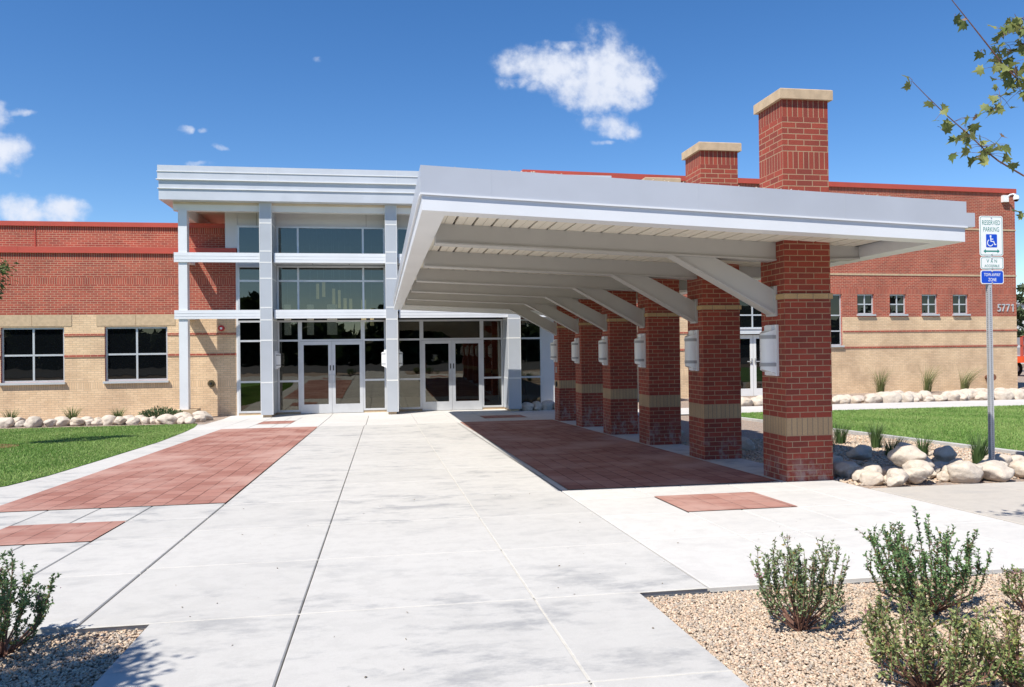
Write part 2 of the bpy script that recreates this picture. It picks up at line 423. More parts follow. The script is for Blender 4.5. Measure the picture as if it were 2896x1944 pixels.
# front sidewalk, left and right of the drive, with the two small paver insets
inL = lambda x, y: -3.5 < x < -2.46 and 7.25 < y < 8.2
slabs('sidewalk', [-30, -12, -9, -7, -5.5, -4.5, -3.5, -2.98, -2.46, -1.704], [4.80, 6.0, 7.25, 8.2, 9.08], 'conc', .006, 0, inL)
inR = lambda x, y: 2.9 < x < 4.05 and 7.3 < y < 8.28
slabs('sidewalk', [2.026, 2.9, 3.45, 4.05, 4.72, 5.40], [4.76, 6.2, 7.3, 8.28, 8.98], 'concbright', .005, 0, inR)
slabs('sidewalk', [5.41, 6.8, 8.4, 10.2, 12, 15, 20, 30], [3.4, 4.95, 6.6, 8.18], 'concwarm', .006, .003)
for poly in ([(-3.5, 7.25), (-2.46, 7.25), (-2.46, 8.2), (-3.5, 8.2)], [(2.9, 7.3), (4.05, 7.3), (4.05, 8.28), (2.9, 8.28)]):
    struct(sheet('paver_inset', poly, 'paver', .004))
# long paver strips and their concrete edging
struct(sheet('brick_paving', [(-4.17, 9.09), (-1.71, 9.09), (-1.71, 21.75), (-4.17, 21.75)], 'paver', .003))
struct(sheet('brick_paving', [(2.12, 9.0), (4.74, 9.0), (4.74, 22.0), (2.12, 22.0)], 'paver', .003))
mb = MB(); mb.face([(2.03, 9.0, G(9)-.001), (2.115, 9.0, G(9)-.001), (2.115, 22, G(22)-.001), (2.03, 22, G(22)-.001)]); struct(mb.build('paving_edge', 'conc'))
mb = MB()
edge = [(-7.5, 9.3), (-5.3, 10.4), (-4.86, 11.3), (-4.75, 12.3), (-4.73, 14), (-4.74, 18), (-4.9, 20.8), (-5.05, 22.6), (-5.3, 24.2)]
inner = [(-7.2, 9.09), (-4.18, 9.1), (-4.18, 11.3), (-4.18, 12.3), (-4.18, 14), (-4.18, 18), (-4.18, 20.8), (-4.18, 22.6), (-4.18, 24.2)]
for i in range(len(edge)-1):
    a, b, c, d = edge[i], inner[i], inner[i+1], edge[i+1]
    mb.face([(q[0], q[1], G(q[1])-.002) for q in (a, b, c, d)])
struct(mb.build('border_walk', 'conc'))
slabs('pillar_strip', [4.75, 5.41], [8.99, 10.6, 13.1, 15.6, 18.1, 20.5, 22.0], 'conc', .005)
# entrance landing
inA = lambda x, y: -3.55 < x < -2.6 and 23.5 < y < 24.85
inB = lambda x, y: 3.0 < x < 4.3 and 23.3 < y < 24.8
slabs('landing', [-5.1, -4.25, -3.55, -2.95, -2.6, -1.7, -.45, .95, 2.05, 3.0, 3.6, 4.3, 5.4, 6.5], [21.8, 23.4, 24.85, 26.9], 'concbright', .006, .001, lambda x, y: inA(x, y) or inB(x, y) or (y < 22 and False))
slabs('landing', [-5.1, -3.6, -1.7, .3, 2.4, 4.5, 6.5], [26.92, 28.3], 'concbright', .006, .001)
struct(sheet('paver_inset', [(-3.55, 23.4), (-2.6, 23.4), (-2.6, 24.85), (-3.55, 24.85)], 'paver', .004))
struct(sheet('paver_inset', [(3.0, 23.4), (4.3, 23.4), (4.3, 24.85), (3.0, 24.85)], 'paver', .004))
# lawns, gravel beds, curb and far walk
LL = [(-60, 9.3), (-7.5, 9.3), (-5.3, 10.4), (-4.86, 11.3), (-4.75, 12.3), (-4.73, 14), (-4.74, 18), (-4.9, 20.8), (-5.05, 22.6), (-5.3, 24.1), (-60, 24.6)]
struct(sheet('lawn', LL, 'lawn', .005))
RL = [(9.66, 8.3), (60, 8.3), (60, 22.6), (9.66, 22.6)]
struct(sheet('lawn', RL, 'lawn', .005))
mb = MB()
for a, b in ((8.3, 12), (12, 16), (16, 19), (19, 22.6)):
    mb.face([(9.5, a, G(a)+.04), (9.64, a, G(a)+.04), (9.64, b, G(b)+.04), (9.5, b, G(b)+.04)])
    mb.face([(9.5, b, G(b)-.05), (9.5, a, G(a)-.05), (9.5, a, G(a)+.04), (9.5, b, G(b)+.04)])
    mb.face([(9.64, a, G(a)-.05), (9.64, b, G(b)-.05), (9.64, b, G(b)+.04), (9.64, a, G(a)+.04)])
mb.face([(9.5, 8.3, G(8.3)-.05), (9.64, 8.3, G(8.3)-.05), (9.64, 8.3, G(8.3)+.04), (9.5, 8.3, G(8.3)+.04)])
struct(mb.build('curb', 'conc'))
struct(sheet('garden_path', [(6.5, 22.62), (60, 22.62), (60, 26.3), (6.5, 26.3)], 'concbright', .01))
struct(sheet('gravel_bed', [(5.41, 8.19), (9.5, 8.19), (9.5, 22.6), (5.41, 22.6)], 'gravel', -.02))
struct(sheet('gravel_bed', [(1.575, .6), (14, .6), (14, 3.38), (5.405, 3.38), (5.405, 4.745), (1.575, 4.745)], 'gravel', -.045))
struct(sheet('gravel_bed', [(-14, .6), (-1.32, .6), (-1.32, 4.79), (-14, 4.79)], 'gravel', -.045))
mb = MB()
mb.face([(-60, 24.5, G(24.5)), (-5.1, 24.15, G(24.15)), (-5.1, 27, G(27)), (-60, 27, G(27))]); mb.face([(-60, 27, G(27)), (-5.1, 27, G(27)), (-5.1, 29, G(27)), (-60, 29, G(27))])
struct(mb.build('gravel_bed', 'gravel'))
mb = MB(); mb.face([(6.5, 26.31, G(26.3)), (60, 26.31, G(26.3)), (60, 27, G(27)), (6.5, 27, G(27))]); mb.face([(6.5, 27, G(27)), (60, 27, G(27)), (60, 60, G(27)), (6.5, 60, G(27))])
struct(mb.build('gravel_bed', 'gravel'))

# ------------------------------------------------------------------ walls
def wall_face(mb, y, x0, x1, bands, holes, reveal=.12):
    """front face built of horizontal bands (z0,z1,mat,soldier); rectangular holes get reveals"""
    xs = sorted({x0, x1} | {h[0] for h in holes} | {h[1] for h in holes})
    for z0, z1, mat, sold in bands:
        zs = sorted({z0, z1} | {z for h in holes for z in (h[2], h[3]) if z0 < z < z1})
        for a, b in zip(xs[:-1], xs[1:]):
            for c, d in zip(zs[:-1], zs[1:]):
                cx, cz = (a+b)/2, (c+d)/2
                if any(h[0] < cx < h[1] and h[2] < cz < h[3] for h in holes): continue
                mb.face([(a, y, c), (b, y, c), (b, y, d), (a, y, d)], mat, sold, (0, z0))
    for a, b, c, d in holes:
        r = y+reveal
        mb.face([(a, y, c), (a, r, c), (a, r, d), (a, y, d)][::-1], 0); mb.face([(b, y, c), (b, r, c), (b, r, d), (b, y, d)], 0)
        mb.face([(a, y, d), (b, y, d), (b, r, d), (a, r, d)], 0); mb.face([(a, y, c), (a, r, c), (b, r, c), (b, y, c)], 0)
def window(parent, x0, x1, z0, z1, y, vx=(), hz=(), fw=.05, depth=.07, sill=True, mat='alu', glassmat='darkglass', name='window', side=True):
    f = MB()
    f.box(x0, x1, y, y+depth, z1-fw, z1); f.box(x0, x1, y, y+depth, z0, z0+fw)
    f.box(x0, x0+fw, y+.001, y+depth, z0+fw, z1-fw); f.box(x1-fw, x1, y+.001, y+depth, z0+fw, z1-fw)
    for x in vx: f.box(x-fw/2, x+fw/2, y+.003, y+depth, z0+fw, z1-fw)
    for z in hz: f.box(x0+fw, x1-fw, y+.002, y+depth, z-fw/2, z+fw/2)
    w = f.build(name, mat, parent)
    p = MB(); p.box(x0+fw*.5, x1-fw*.5, y+.03, y+.04, z0+fw*.5, z1-fw*.5); p.build('pane', glassmat, w)
    if sill:
        s = MB(); s.box(x0-.04, x1+.04, y-.17, y+.03, z0-.075, z0-.002); s.build('sill', 'alu', w)
    return w

# ---- left wing
YW = 28.25
lw = thing('brick_wing', (-12, YW+1, -2.14), 'low red and tan brick wing with two square windows, left of the glass entrance', 'building')
bl = [(-2.3, -1.13, 1, False), (-1.13, -.92, 3, True), (-.92, 1.33, 1, False), (1.33, 2.34, 0, False), (2.34, 2.56, 2, True), (2.56, 3.16, 0, False), (3.16, 3.40, 2, True)]
holes = [(-12.29, -10.36, -.89, .92), (-9.11, -7.13, -.89, .92), (-16.5, -14.5, -.89, .92)]
mb = MB(); wall_face(mb, YW, -40, -4.9, bl, holes, .16)
mb.face([(-4.9, YW, -2.3), (-4.9, YW+.6, -2.3), (-4.9, YW+.6, 3.4), (-4.9, YW, 3.4)], 0)
mb.box(-40, -4.9, YW+.45, YW+9, -2.3, 3.39, 0, skip='f')
mb.build('wall', ['red', 'tan', 'redsold', 'tansold'], lw)
mb = MB(); wall_face(mb, YW+.5, -40, -5.24, [(3.3, 4.14, 0, False), (4.14, 4.36, 1, True)], [])
mb.face([(-5.24, YW+.5, 3.3), (-5.24, YW+9, 3.3), (-5.24, YW+9, 4.36), (-5.24, YW+.5, 4.36)], 0)
mb.build('upper_wall', ['red', 'redsold'], lw)
for (x1, y, z0, z1) in ((-4.87, YW-.05, 3.385, 3.575), (-5.24, YW+.45, 4.345, 4.49)):
    mb = MB(); mb.box(-40, x1, y, y+.5, z0, z1); mb.box(-40, x1, y-.012, y+.001, z0-.012, z0+.012)
    for x in np.arange(-39.2, x1, 3.05): mb.box(x-.008, x+.008, y-.004, y+.01, z0+.013, z1-.002)
    mb.build('coping', 'coping', lw)
mb = MB(); mb.box(-11.43, -11.40, YW+.48, YW+.51, 3.4, 4.34); mb.build('control_joint', 'coping', lw)
for (a, j, b) in ((-14.8, -11.34, -10.13), (-9.36, -8.13, -6.88)):
    for s0, s1 in ((a, j-.006), (j+.006, b)):
        mb = MB(); mb.box(s0, s1, YW-.012, YW+.1, .955, 1.325); mb.build('lintel', 'stone', lw)
segs = [(-40, -16.5), (-14.5, -12.29), (-10.36, -9.11), (-7.13, -4.9)]
for z0, z1 in ((.62, .695), (-.085, -.01)):
    for a, b in segs:
        mb = MB(); mb.box(a+.002, b-.002, YW-.022, YW+.05, z0, z1); mb.build('brick_band', 'red', lw)
for a, b in ((-12.29, -10.36), (-9.11, -7.13), (-16.5, -14.5)):
    window(lw, a, b, -.89, .92, YW+.08, [(a+b)/2], [.0], .06)

# ---- right wing, built along X at Y = 32.5 about (23, 32.5) and then turned a little
RC = (23.0, 32.5); RA = .0611
def rwk(x, z):                               # measured on the plane Y=32.5 -> along-wall coordinate, height
    yy = (32.5 - RA*23)/(1-RA*x/32.5); k = yy/32.5
    return 23+(x*k-23)/math.cos(RA), z*k
def rww(x, z, out=0):                        # same, as a world point 'out' metres in front of the wall
    s, zz = rwk(x, z); s -= 23
    return (23+s*math.cos(RA)+out*math.sin(RA), 32.5+s*math.sin(RA)-out*math.cos(RA), zz)
rw = thing('brick_wing', (RC[0], RC[1], -2.14), 'tall red and tan brick wing with four small square windows, right of the canopy', 'building')
X = lambda x: rwk(x, 0)[0]
xl, xr = X(5.9), X(29.08)
y = 32.5
bl = [(-2.3, -1.2, 1, False), (-1.2, -.97, 3, True), (-.97, 1.26, 1, False), (1.26, 2.29, 0, False), (2.29, 2.53, 2, True), (2.53, 6.84, 0, False), (6.84, 7.06, 2, True)]
sm = [(X(21.02), X(21.84)), (X(22.62), X(23.43)), (X(24.22), X(25.02)), (X(25.79), X(26.59))]
holes = [(a, b, 1.38, 2.28) for a, b in sm] + [(X(18.2), X(20.27), .0, 2.28), (X(14.85), X(17.25), -2.3, 2.28)]
mb = MB(); wall_face(mb, y, xl, xr, bl, holes, .16)
mb.box(xl, xr, y+.4, y+14, -2.3, 7.05, 0, skip='flr')
for z0, z1, m_, s_ in bl: mb.face([(xr, y, z0), (xr, y+14, z0), (xr, y+14, z1), (xr, y, z1)], m_, s_, (0, z0))
mb.face([(xl, y+14, -2.3), (xl, y, -2.3), (xl, y, 7.05), (xl, y+14, 7.05)], 0)
mb.build('wall', ['red', 'tan', 'redsold', 'tansold'], rw)
mb = MB(); mb.box(xl-.04, xr+.05, y-.06, y+.5, 7.045, 7.25); mb.box(xl-.04, xr+.05, y-.072, y-.059, 7.033, 7.057)
for x in np.arange(xl+2, xr, 3.05): mb.box(x-.008, x+.008, y-.064, y-.05, 7.06, 7.248)
mb.box(xr-.4, xr+.05, y+.5, y+14, 7.045, 7.25); mb.build('coping', 'coping', rw)
for z0, z1 in ((5.265, 5.335), (3.125, 3.205)):
    mb = MB(); mb.box(xl, xr+.02, y-.022, y+.05, z0, z1); mb.build('stone_band', 'stone', rw)
for z0, z1, e in ((.57, .655, X(20.3)), (-.145, -.055, X(20.36))):
    for a, b in ((xl, X(14.8)), (e, xr+.02)):
        mb = MB(); mb.box(a, b, y-.022, y+.05, z0, z1); mb.build('brick_band', 'red', rw)
for a, b in sm: window(rw, a, b, 1.38, 2.28, y+.08, [(a+b)/2], [1.83], .055)
window(rw, X(18.2), X(20.27), .0, 2.28, y+.08, [X(19.2)], [1.34, .64], .055)
window(rw, X(14.85), X(17.25), .775, 2.28, y+.08, [X(16.05)], [1.36], .06, sill=False)
mb = MB(); mb.box(X(14.8), X(17.3), y-.10, y+.1, .60, .74); mb.box(X(14.8), X(17.3), y-.13, y+.1, .745, .79); mb.box(X(14.8), X(17.3), y-.12, y+.1, .54, .595); mb.build('door_canopy', 'panel', rw)
for a, b in ((X(15.0), X(16.04)), (X(16.06), X(17.1))):
    d = MB(); z0, z1, fw = -2.13, .50, .13
    d.box(a, b, y+.06, y+.12, z1-.16, z1); d.box(a, b, y+.06, y+.12, z0, z0+.32); d.box(a, a+fw, y+.061, y+.12, z0+.32, z1-.16); d.box(b-fw, b, y+.061, y+.12, z0+.32, z1-.16)
    dd = d.build('door', 'white', rw)
    p = MB(); p.box(a+.05, b-.05, y+.085, y+.095, z0+.2, z1-.1); p.build('pane', 'darkglass', dd)
    hx = b-.07 if a < X(15.5) else a+.07
    h = MB(); h.box(hx-.02, hx+.02, y+.035, y+.0595, -.75, -.5); h.build('lock_plate', 'grey', dd); h = MB(); h.box(hx-.02, hx+.02, y+.035, y+.0595, -.7, -.6); sg = -1 if a < X(15.5) else 1
    h.box(min(hx, hx+sg*.22), max(hx, hx+sg*.22), y+.0, y+.034, -.665, -.625); h.build('handle', 'grey', dd)
rw.rotation_euler.z = RA

# ---- glass entrance hall
YC, YG = 27.0, 28.2
eh = thing('entrance_hall', (.3, YG, -2.14), 'white and glass entrance hall with flat roof, three columns and two pairs of doors', 'building')
# flat roof
YF = 26.75; fl, fr = -6.98, 7.95
mb = MB()
mb.box(fl-.03, fr+.03, YF-.03, YG+9, 5.57, 6.03, skip='t'); mb.box(fl, fr, YF, YG+9, 4.935, 5.569, skip='t')
mb.face([(fl-.03, YF-.03, 6.03), (fr+.03, YF-.03, 6.03), (fr+.03, YG+9, 6.03), (fl-.03, YG+9, 6.03)])
mb.build('roof_fascia', 'fascia', eh)
mb = MB()
for z, w, o in ((5.83, .02, .03), (5.575, .025, .045), (5.29, .02, .015)): mb.box(fl-o-.02, fr+o+.02, YF-o-.02, YF+.1, z-w/2, z+w/2)
for x in (-3.6, .55): mb.box(x-.004, x+.004, YF-.034, YF, 5.59, 6.028)
mb.build('fascia_trim', 'white', eh)
mb = MB(); mb.box(fl+.35, fr-.3, YC+.12, YG+8.5, 4.86, 4.934)
mb.build('soffit', 'tansoffit', eh)
mb = MB(); mb.box(-6.65, fr-.4, YC+.15, YC+.4, 4.66, 4.93); mb.box(-6.5, -6.25, YC+.41, YG+4, 4.5, 4.859); mb.build('roof_beam', 'white', eh)
# columns (deep fins)
colx = [(-3.93, -3.55), (.15, .53), (4.30, 4.73)]
strips_z = [4.26, 3.335, 2.962, 2.439, 1.475, 1.072, .401, -.986]
for a, b in colx:
    m1 = MB(); m1.box(a, b, YC, YG-.02, -2.05, 4.933); cobj = m1.build('column', 'col', eh)
    s_ = MB()
    for z in strips_z: s_.box(a-.003, b+.003, YC-.004, YG-.03, z-.022, z+.022)
    for x in (a, b): s_.box(x-.008, x+.008, YC-.003, YC+.012, -2.04, 4.9)
    s_.build('joint_strip', 'white', cobj)
    p_ = MB(); p_.box(a+.05, b-.06, YC+.06, YG-.1, -2.2, -2.051); p_.build('plinth', 'stone', cobj)
# slim post at the left corner
m1 = MB(); m1.box(-6.49, -6.22, 27.12, 27.42, -1.82, 4.66); po = m1.build('post', 'fascialow', eh)
p_ = MB(); p_.box(-6.73, -5.94, 26.95, 27.6, -2.25, -1.821); p_.build('plinth', 'stone', po)
# horizontal sun beams
spans = [(-6.62, -3.932), (-3.49, .148), (.59, 4.298), (4.79, 6.9)]
for zi, (z0, z1) in enumerate(((1.12, 1.405), (2.97, 3.285))):
    for i, (a, b) in enumerate(spans):
        m1 = MB(); m1.box(a, b, 27.08, 27.34 if i else 27.115, z0, z1)
        for k in (1, 2): m1.box(a+.002, b-.002, 27.074, 27.081, z0+(z1-z0)*k/3-.006, z0+(z1-z0)*k/3+.006)
        if i == 0: m1.box(-6.5, -6.22, 27.425, YW-.002, z0+.02, z1-.02)
        m1.build('sun_beam', 'fascialow', eh)
    for a, b in ((-3.545, .145), (.535, 4.295), (4.735, 6.25)):
        m1 = MB(); m1.box(a, b, 27.345, YG-.01, z0+.05, z0+.16)
        for x in np.linspace(a, b, 4)[1:-1]: m1.box(x-.006, x+.006, 27.36, YG-.05, z0+.044, z0+.05, 1)
        m1.build('shelf_soffit', ['panel', 'dark'], eh)
# white wall panels framing the glass
mb = MB()
mb.box(-4.898, -4.84, YG+.02, YG+.3, -2.14, 3.37); mb.box(-5.235, -4.84, YG+.021, YG+8.4, 3.58, 4.859); mb.box(5.727, 6.25, YG+.02, YG+3.2, -2.14, 4.859)
mb.box(-4.839, 5.726, YG+.05, YG+.3, 4.36, 4.859); mb.box(-4.839, 5.726, YG+.051, YG+.25, 2.99, 3.28)
for x in (-4.2, -.5, 2.6): mb.box(x-.004, x+.004, YG+.047, YG+.06, 4.37, 4.85, 1)
mb.build('wall_panel', ['panel', 'dark'], eh)
mb = MB(); mb.box(6.2, 6.25, YG+.3, YG+9, -2.3, 4.9); mb.box(-5.2, 6.25, YG+9, YG+9.1, -2.3, 5.5); mb.build('rear_wall', 'red', eh)
# the glazing of each bay
def bay(x0, x1, mull, doors):
    for z0, z1, hz in ((3.285, 4.355, []), (1.40, 2.985, [2.46])):
        window(eh, x0, x1, z0, z1, YG, mull, hz, .065, .09, False, 'alu', 'glass')
    if not doors: window(eh, x0, x1, -2.06, 1.10, YG, mull, [-1.0, .40], .065, .09, False, 'alu', 'glass'); return
    dl, dr = doors
    window(eh, x0, dl+.0, -2.06, 1.10, YG, [], [-1.0, .40], .065, .09, False, 'alu', 'glass')
    window(eh, dr, x1, -2.06, 1.10, YG, [], [-1.0, .40], .065, .09, False, 'alu', 'glass')
    window(eh, dl+.001, dr-.001, .37, 1.10, YG+.001, [], [], .065, .09, False, 'alu', 'glass')
    m_ = (dl+dr)/2
    for k, (a, b) in enumerate(((dl+.004, m_-.004), (m_+.004, dr-.004))):
        d = MB(); fw, z0, z1 = .115, -2.125, .362; yy = YG-.01
        d.box(a, b, yy, yy+.05, z1-.12, z1); d.box(a, b, yy, yy+.05, z0, z0+.31); d.box(a, a+fw, yy+.001, yy+.05, z0+.31, z1-.12); d.box(b-fw, b, yy+.001, yy+.05, z0+.31, z1-.12)
        do = d.build('door', 'alu', eh)
        p = MB(); p.box(a+.05, b-.05, yy+.02, yy+.03, z0+.2, z1-.06); p.build('pane', 'glass', do)
        hx = b-.10 if k == 0 else a+.10; e = b-.05 if k == 0 else a+.05
        h = MB(); h.tube([(e, yy, -.80), (e, yy-.05, -.80), (hx-.0, yy-.07, -.83), (hx, yy-.07, -1.04), (e, yy-.05, -1.07), (e, yy, -1.07)], .013, 8); h.build('handle', 'galv', do, True)
        h = MB(); h.box(e-.018, e+.018, yy-.008, yy-.0005, -.65, -.47); h.build('lock_plate', 'dark', do)
bay(-4.839, -3.935, [], None)
bay(-3.545, .145, [-2.83, -.62], (-2.79, -.655))
bay(.535, 4.295, [1.345, 3.57], (1.385, 3.53))
bay(4.735, 5.726, [], None)
mb = MB(); 
for a, b in ((-4.839, -2.8), (-.65, 1.38), (3.54, 5.72)): mb = MB(); mb.box(a, b, YG+.02, YG+.1, -2.16, -2.063); mb.build('base_curb', 'stone', eh)
# dim room behind the glass
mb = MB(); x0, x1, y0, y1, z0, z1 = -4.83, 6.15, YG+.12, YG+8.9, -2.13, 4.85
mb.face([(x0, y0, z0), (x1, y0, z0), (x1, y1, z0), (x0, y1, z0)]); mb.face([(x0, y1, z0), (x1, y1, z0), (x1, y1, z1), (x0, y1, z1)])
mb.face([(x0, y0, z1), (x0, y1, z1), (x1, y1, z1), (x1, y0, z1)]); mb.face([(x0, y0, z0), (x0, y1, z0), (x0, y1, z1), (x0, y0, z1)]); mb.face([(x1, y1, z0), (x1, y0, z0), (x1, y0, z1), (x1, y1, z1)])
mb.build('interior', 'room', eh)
# pendant lamps in the hall
pts = [(-2.35, 30.4, 2.55, 1.98, .055), (-2.12, 30.3, 2.62, 2.05, .06), (-1.75, 30.2, 2.35, 1.6, .055), (-1.55, 30.3, 2.3, 1.62, .05), (-1.33, 30, 1.98, 1.42, .06), (-1.12, 29.9, 1.95, 1.4, .055), (-.65, 29.8, 1.9, 1.0, .09), (-.35, 29.9, 1.6, .95, .07)]
for i, (x, yy, zt, zb, r) in enumerate(pts):
    t = thing('pendant_lamp', (x, yy, zb), 'lit cylinder pendant lamp hanging behind the upper glass of the entrance hall', 'lamp', 'pendant lamps behind the hall glass')
    m1 = MB(); m1.tube([(x, yy, zb), (x, yy, zt)], r, 14); m1.build('lamp_shade', 'lamp', t, True)
    m1 = MB(); m1.tube([(x, yy, zt), (x, yy, 4.84)], .008, 5); m1.build('cord', 'grey', t)
for i, (x, r) in enumerate(((-3.35, .12), (-2.55, .12), (-1.78, .18))):
    t = thing('paper_lamp', (x, 29.6, .62), ('tall pale cylinder lamp behind the glass, nearest the left column', 'tall pale cylinder lamp behind the glass above the left door leaf', 'widest tall pale cylinder lamp behind the transom glass')[i], 'lamp', 'tall cylinder lamps')
    m1 = MB(); m1.tube([(x, 29.6, .62), (x, 29.6, 1.72)], r, 16); m1.build('lamp_shade', 'lampdim', t, True)
    m1 = MB(); m1.tube([(x, 29.6, 1.72), (x, 29.6, 4.84)], .008, 5); m1.build('cord', 'grey', t)

# ------------------------------------------------------------------ brick pillars
D1, S, PX, PW = 8.9005, 2.4838, 4.802, .60
words = ['nearest and tallest looking brick pillar, its stone cap high above the canopy', 'second brick pillar from the camera, its cap also clear above the canopy', 'third brick pillar from the camera under the canopy', 'fourth brick pillar from the camera under the canopy', 'fifth brick pillar from the camera, next to last before the doors', 'farthest brick pillar, closest to the glass entrance']
def pillar():
    t = thing('brick_pillar', (PX+PW/2, D1+PW/2, G(D1)), words[0], 'pillar', 'brick pillars carrying the canopy')
    mb = MB()
    for z0, z1, m_, s_ in ((-2.6, -1.08, 0, False), (-1.08, -.873, 2, True), (-.873, 2.150, 0, False), (2.150, 2.355, 1, True), (2.355, 2.778, 0, False), (2.778, 2.985, 1, True)):
        mb.box(PX, PX+PW, D1, D1+PW, z0, z1, m_, s_, (PX+.0, z0) if s_ else (PX+.1034-.03, -.873), 'td')
    mb.build('shaft', ['pred', 'predsold', 'ptansold'], t)
    b = MB(); b.box(PX-.018, PX+PW+.02, D1-.018, D1+PW+.018, .567, .637, 0, False, (PX+.05, .567)); b.build('tan_band', 'ptan', t)
    c = MB(); x0, x1, y0, y1 = PX-.045, PX+PW+.045, D1-.045, D1+PW+.045; e = .012
    c.box(x0, x1, y0, y1, 2.986, 3.10, skip='t'); 
    top = [(x0+e, y0+e, 3.11), (x1-e, y0+e, 3.11), (x1-e, y1-e, 3.11), (x0+e, y1-e, 3.11)]; lo = [(x0, y0, 3.10), (x1, y0, 3.10), (x1, y1, 3.10), (x0, y1, 3.10)]
    c.face(top); [c.face([lo[i], lo[(i+1) % 4], top[(i+1) % 4], top[i]]) for i in range(4)]
    c.build('cap', 'stone', t)
    return t
p0 = pillar()
for i in range(1, 6):
    q = copy_tree(p0); q.location.y += S*i; q['label'] = words[i]
# ------------------------------------------------------------------ wall lights
def wall_light(loc, rz, label):
    t = thing('wall_light', loc, label, 'wall light', 'white half round wall lights', 0)
    x, y, z = loc
    a = MB(); a.box(x-.03, x-.001, y-.14, y+.14, -.365+z+.05, .265+z+.05)
    a.box(x-.075, x-.031, y-.085, y+.085, .19+z+.05, .255+z+.05); a.box(x-.075, x-.031, y-.085, y+.085, -.355+z+.05, -.29+z+.05); a.build('back_plate', 'lens', t)
    n = 12; d = MB(); Rz = lambda c: .16+.05*(1-c)
    P = [(x-.031-.135*math.cos(R(-90+180*k/n)), y+.125*math.sin(R(-90+180*k/n)), math.cos(R(-90+180*k/n))) for k in range(n+1)]
    for k in range(n):
        p, q = P[k], P[k+1]
        d.face([(q[0], q[1], z-.235-.05*(1-q[2])), (p[0], p[1], z-.235-.05*(1-p[2])), (p[0], p[1], z+.05+Rz(p[2])), (q[0], q[1], z+.05+Rz(q[2]))])
    d.face([(p[0], p[1], z+.05+Rz(p[2])) for p in P][::-1]); d.face([(p[0], p[1], z-.235-.05*(1-p[2])) for p in P])
    d.build('diffuser', 'lens', t, False)
    for zc in (.165, -.175):
        s_ = MB()
        Q = [(x-.031-.141*math.cos(R(-90+180*k/n)), y+.131*math.sin(R(-90+180*k/n))) for k in range(n+1)]
        for k in range(n):
            p, q = Q[k], Q[k+1]
            s_.face([(q[0], q[1], z+zc-.022), (p[0], p[1], z+zc-.022), (p[0], p[1], z+zc+.022), (q[0], q[1], z+zc+.022)])
            s_.face([(p[0], p[1], z+zc+.022), (P[k][0], P[k][1], z+zc+.022), (P[k+1][0], P[k+1][1], z+zc+.022), (q[0], q[1], z+zc+.022)])
            s_.face([(q[0], q[1], z+zc-.022), (P[k+1][0], P[k+1][1], z+zc-.022), (P[k][0], P[k][1], z+zc-.022), (p[0], p[1], z+zc-.022)])
        s_.build('strap', 'grey', t)
    return t
w0 = wall_light((PX, D1+.3, -.05), 0, 'white half round wall light on the nearest brick pillar')
nm = ['', 'second', 'third', 'fourth', 'fifth', 'farthest']
for i in range(1, 6):
    q = copy_tree(w0); q.location.y += S*i; q['label'] = f'white half round wall light on the {nm[i]} brick pillar' + (' from the camera' if i < 5 else ', nearest the doors')
for (x, yy, rz, lb) in ((.147, 27.5, 0, 'sunlit white wall light on the left face of the middle grey column'), (.533, 27.5, math.pi, 'shaded white wall light on the right face of the middle grey column'), (-3.547, 27.75, math.pi, 'white wall light on the right face of the left grey column')):
    q = copy_tree(w0); q.location = (x, yy, -.26+OZ); q.rotation_euler.z = rz; q['label'] = lb

# ------------------------------------------------------------------ canopy
cl, cr, cf, cb = .39, 6.15, 7.55, 25.9
SL = -.0424
zt = lambda x: 1.76+SL*(x-cl)
zm = lambda x: zt(x)-.262
zb = lambda x: 1.334+SL*(x-cl)
zs = lambda x: zb(x)+.135
ca = thing('entrance_canopy', (3.0, 16, -1.83), 'long white flat canopy with sloping beams and grey fascia over the brick paving', 'canopy')
def slab(mb, x0, x1, y0, y1, lo, hi, mat=0, nx=1):
    a, b = (x0, lo(x0), hi(x0)), (x1, lo(x1), hi(x1))
    mb.prism_y([(a[0], a[1]), (b[0], b[1]), (b[0], b[2]), (a[0], a[2])], y0, y1, mat)
up = MB(); o = .012
slab(up, cl-o, cr+o, cf-o, cf+.12, zm, zt); slab(up, cl-o, cl+.12, cf+.121, cb-.121, zm, zt); slab(up, cr-.12, cr+o, cf+.121, cb-.121, zm, zt); slab(up, cl-o, cr+o, cb-.12, cb+o, zm, zt)
for x in (1.05, 3.15, 4.75): up.prism_y([(x-.003, zm(x)), (x+.003, zm(x)), (x+.003, zt(x)-.001), (x-.003, zt(x)-.001)], cf-o-.0015, cf, 0)
up.build('upper_fascia', ['fasciatop', 'galv'], ca)
tr = MB(); slab(tr, cl-o-.006, cr+o+.006, cf-o-.009, cf+.05, lambda x: zm(x)-.018, lambda x: zm(x)-.001); slab(tr, cl-o-.012, cl+.05, cf+.051, cb, lambda x: zm(x)-.018, lambda x: zm(x)-.001); slab(tr, cr-.05, cr+o+.012, cf+.051, cb, lambda x: zm(x)-.018, lambda x: zm(x)-.001)
tr.build('drip_trim', 'fascialow', ca)
lo = MB(); zu = lambda x: zm(x)-.019; lip = .23
slab(lo, cl, cr, cf, cf+lip, zb, zu); slab(lo, cl, cl+lip, cf+lip+.001, cb-lip-.001, zb, zu); slab(lo, cr-lip, cr, cf+lip+.001, cb-lip-.001, zb, zu); slab(lo, cl, cr, cb-lip, cb, zb, zu)
lo.build('lower_fascia', 'fascialow', ca)
rf = MB(); slab(rf, cl+.121, cr-.121, cf+.121, cb-.121, lambda x: zs(x)+.05, lambda x: zt(x)-.03); rf.build('roof', 'roof', ca)
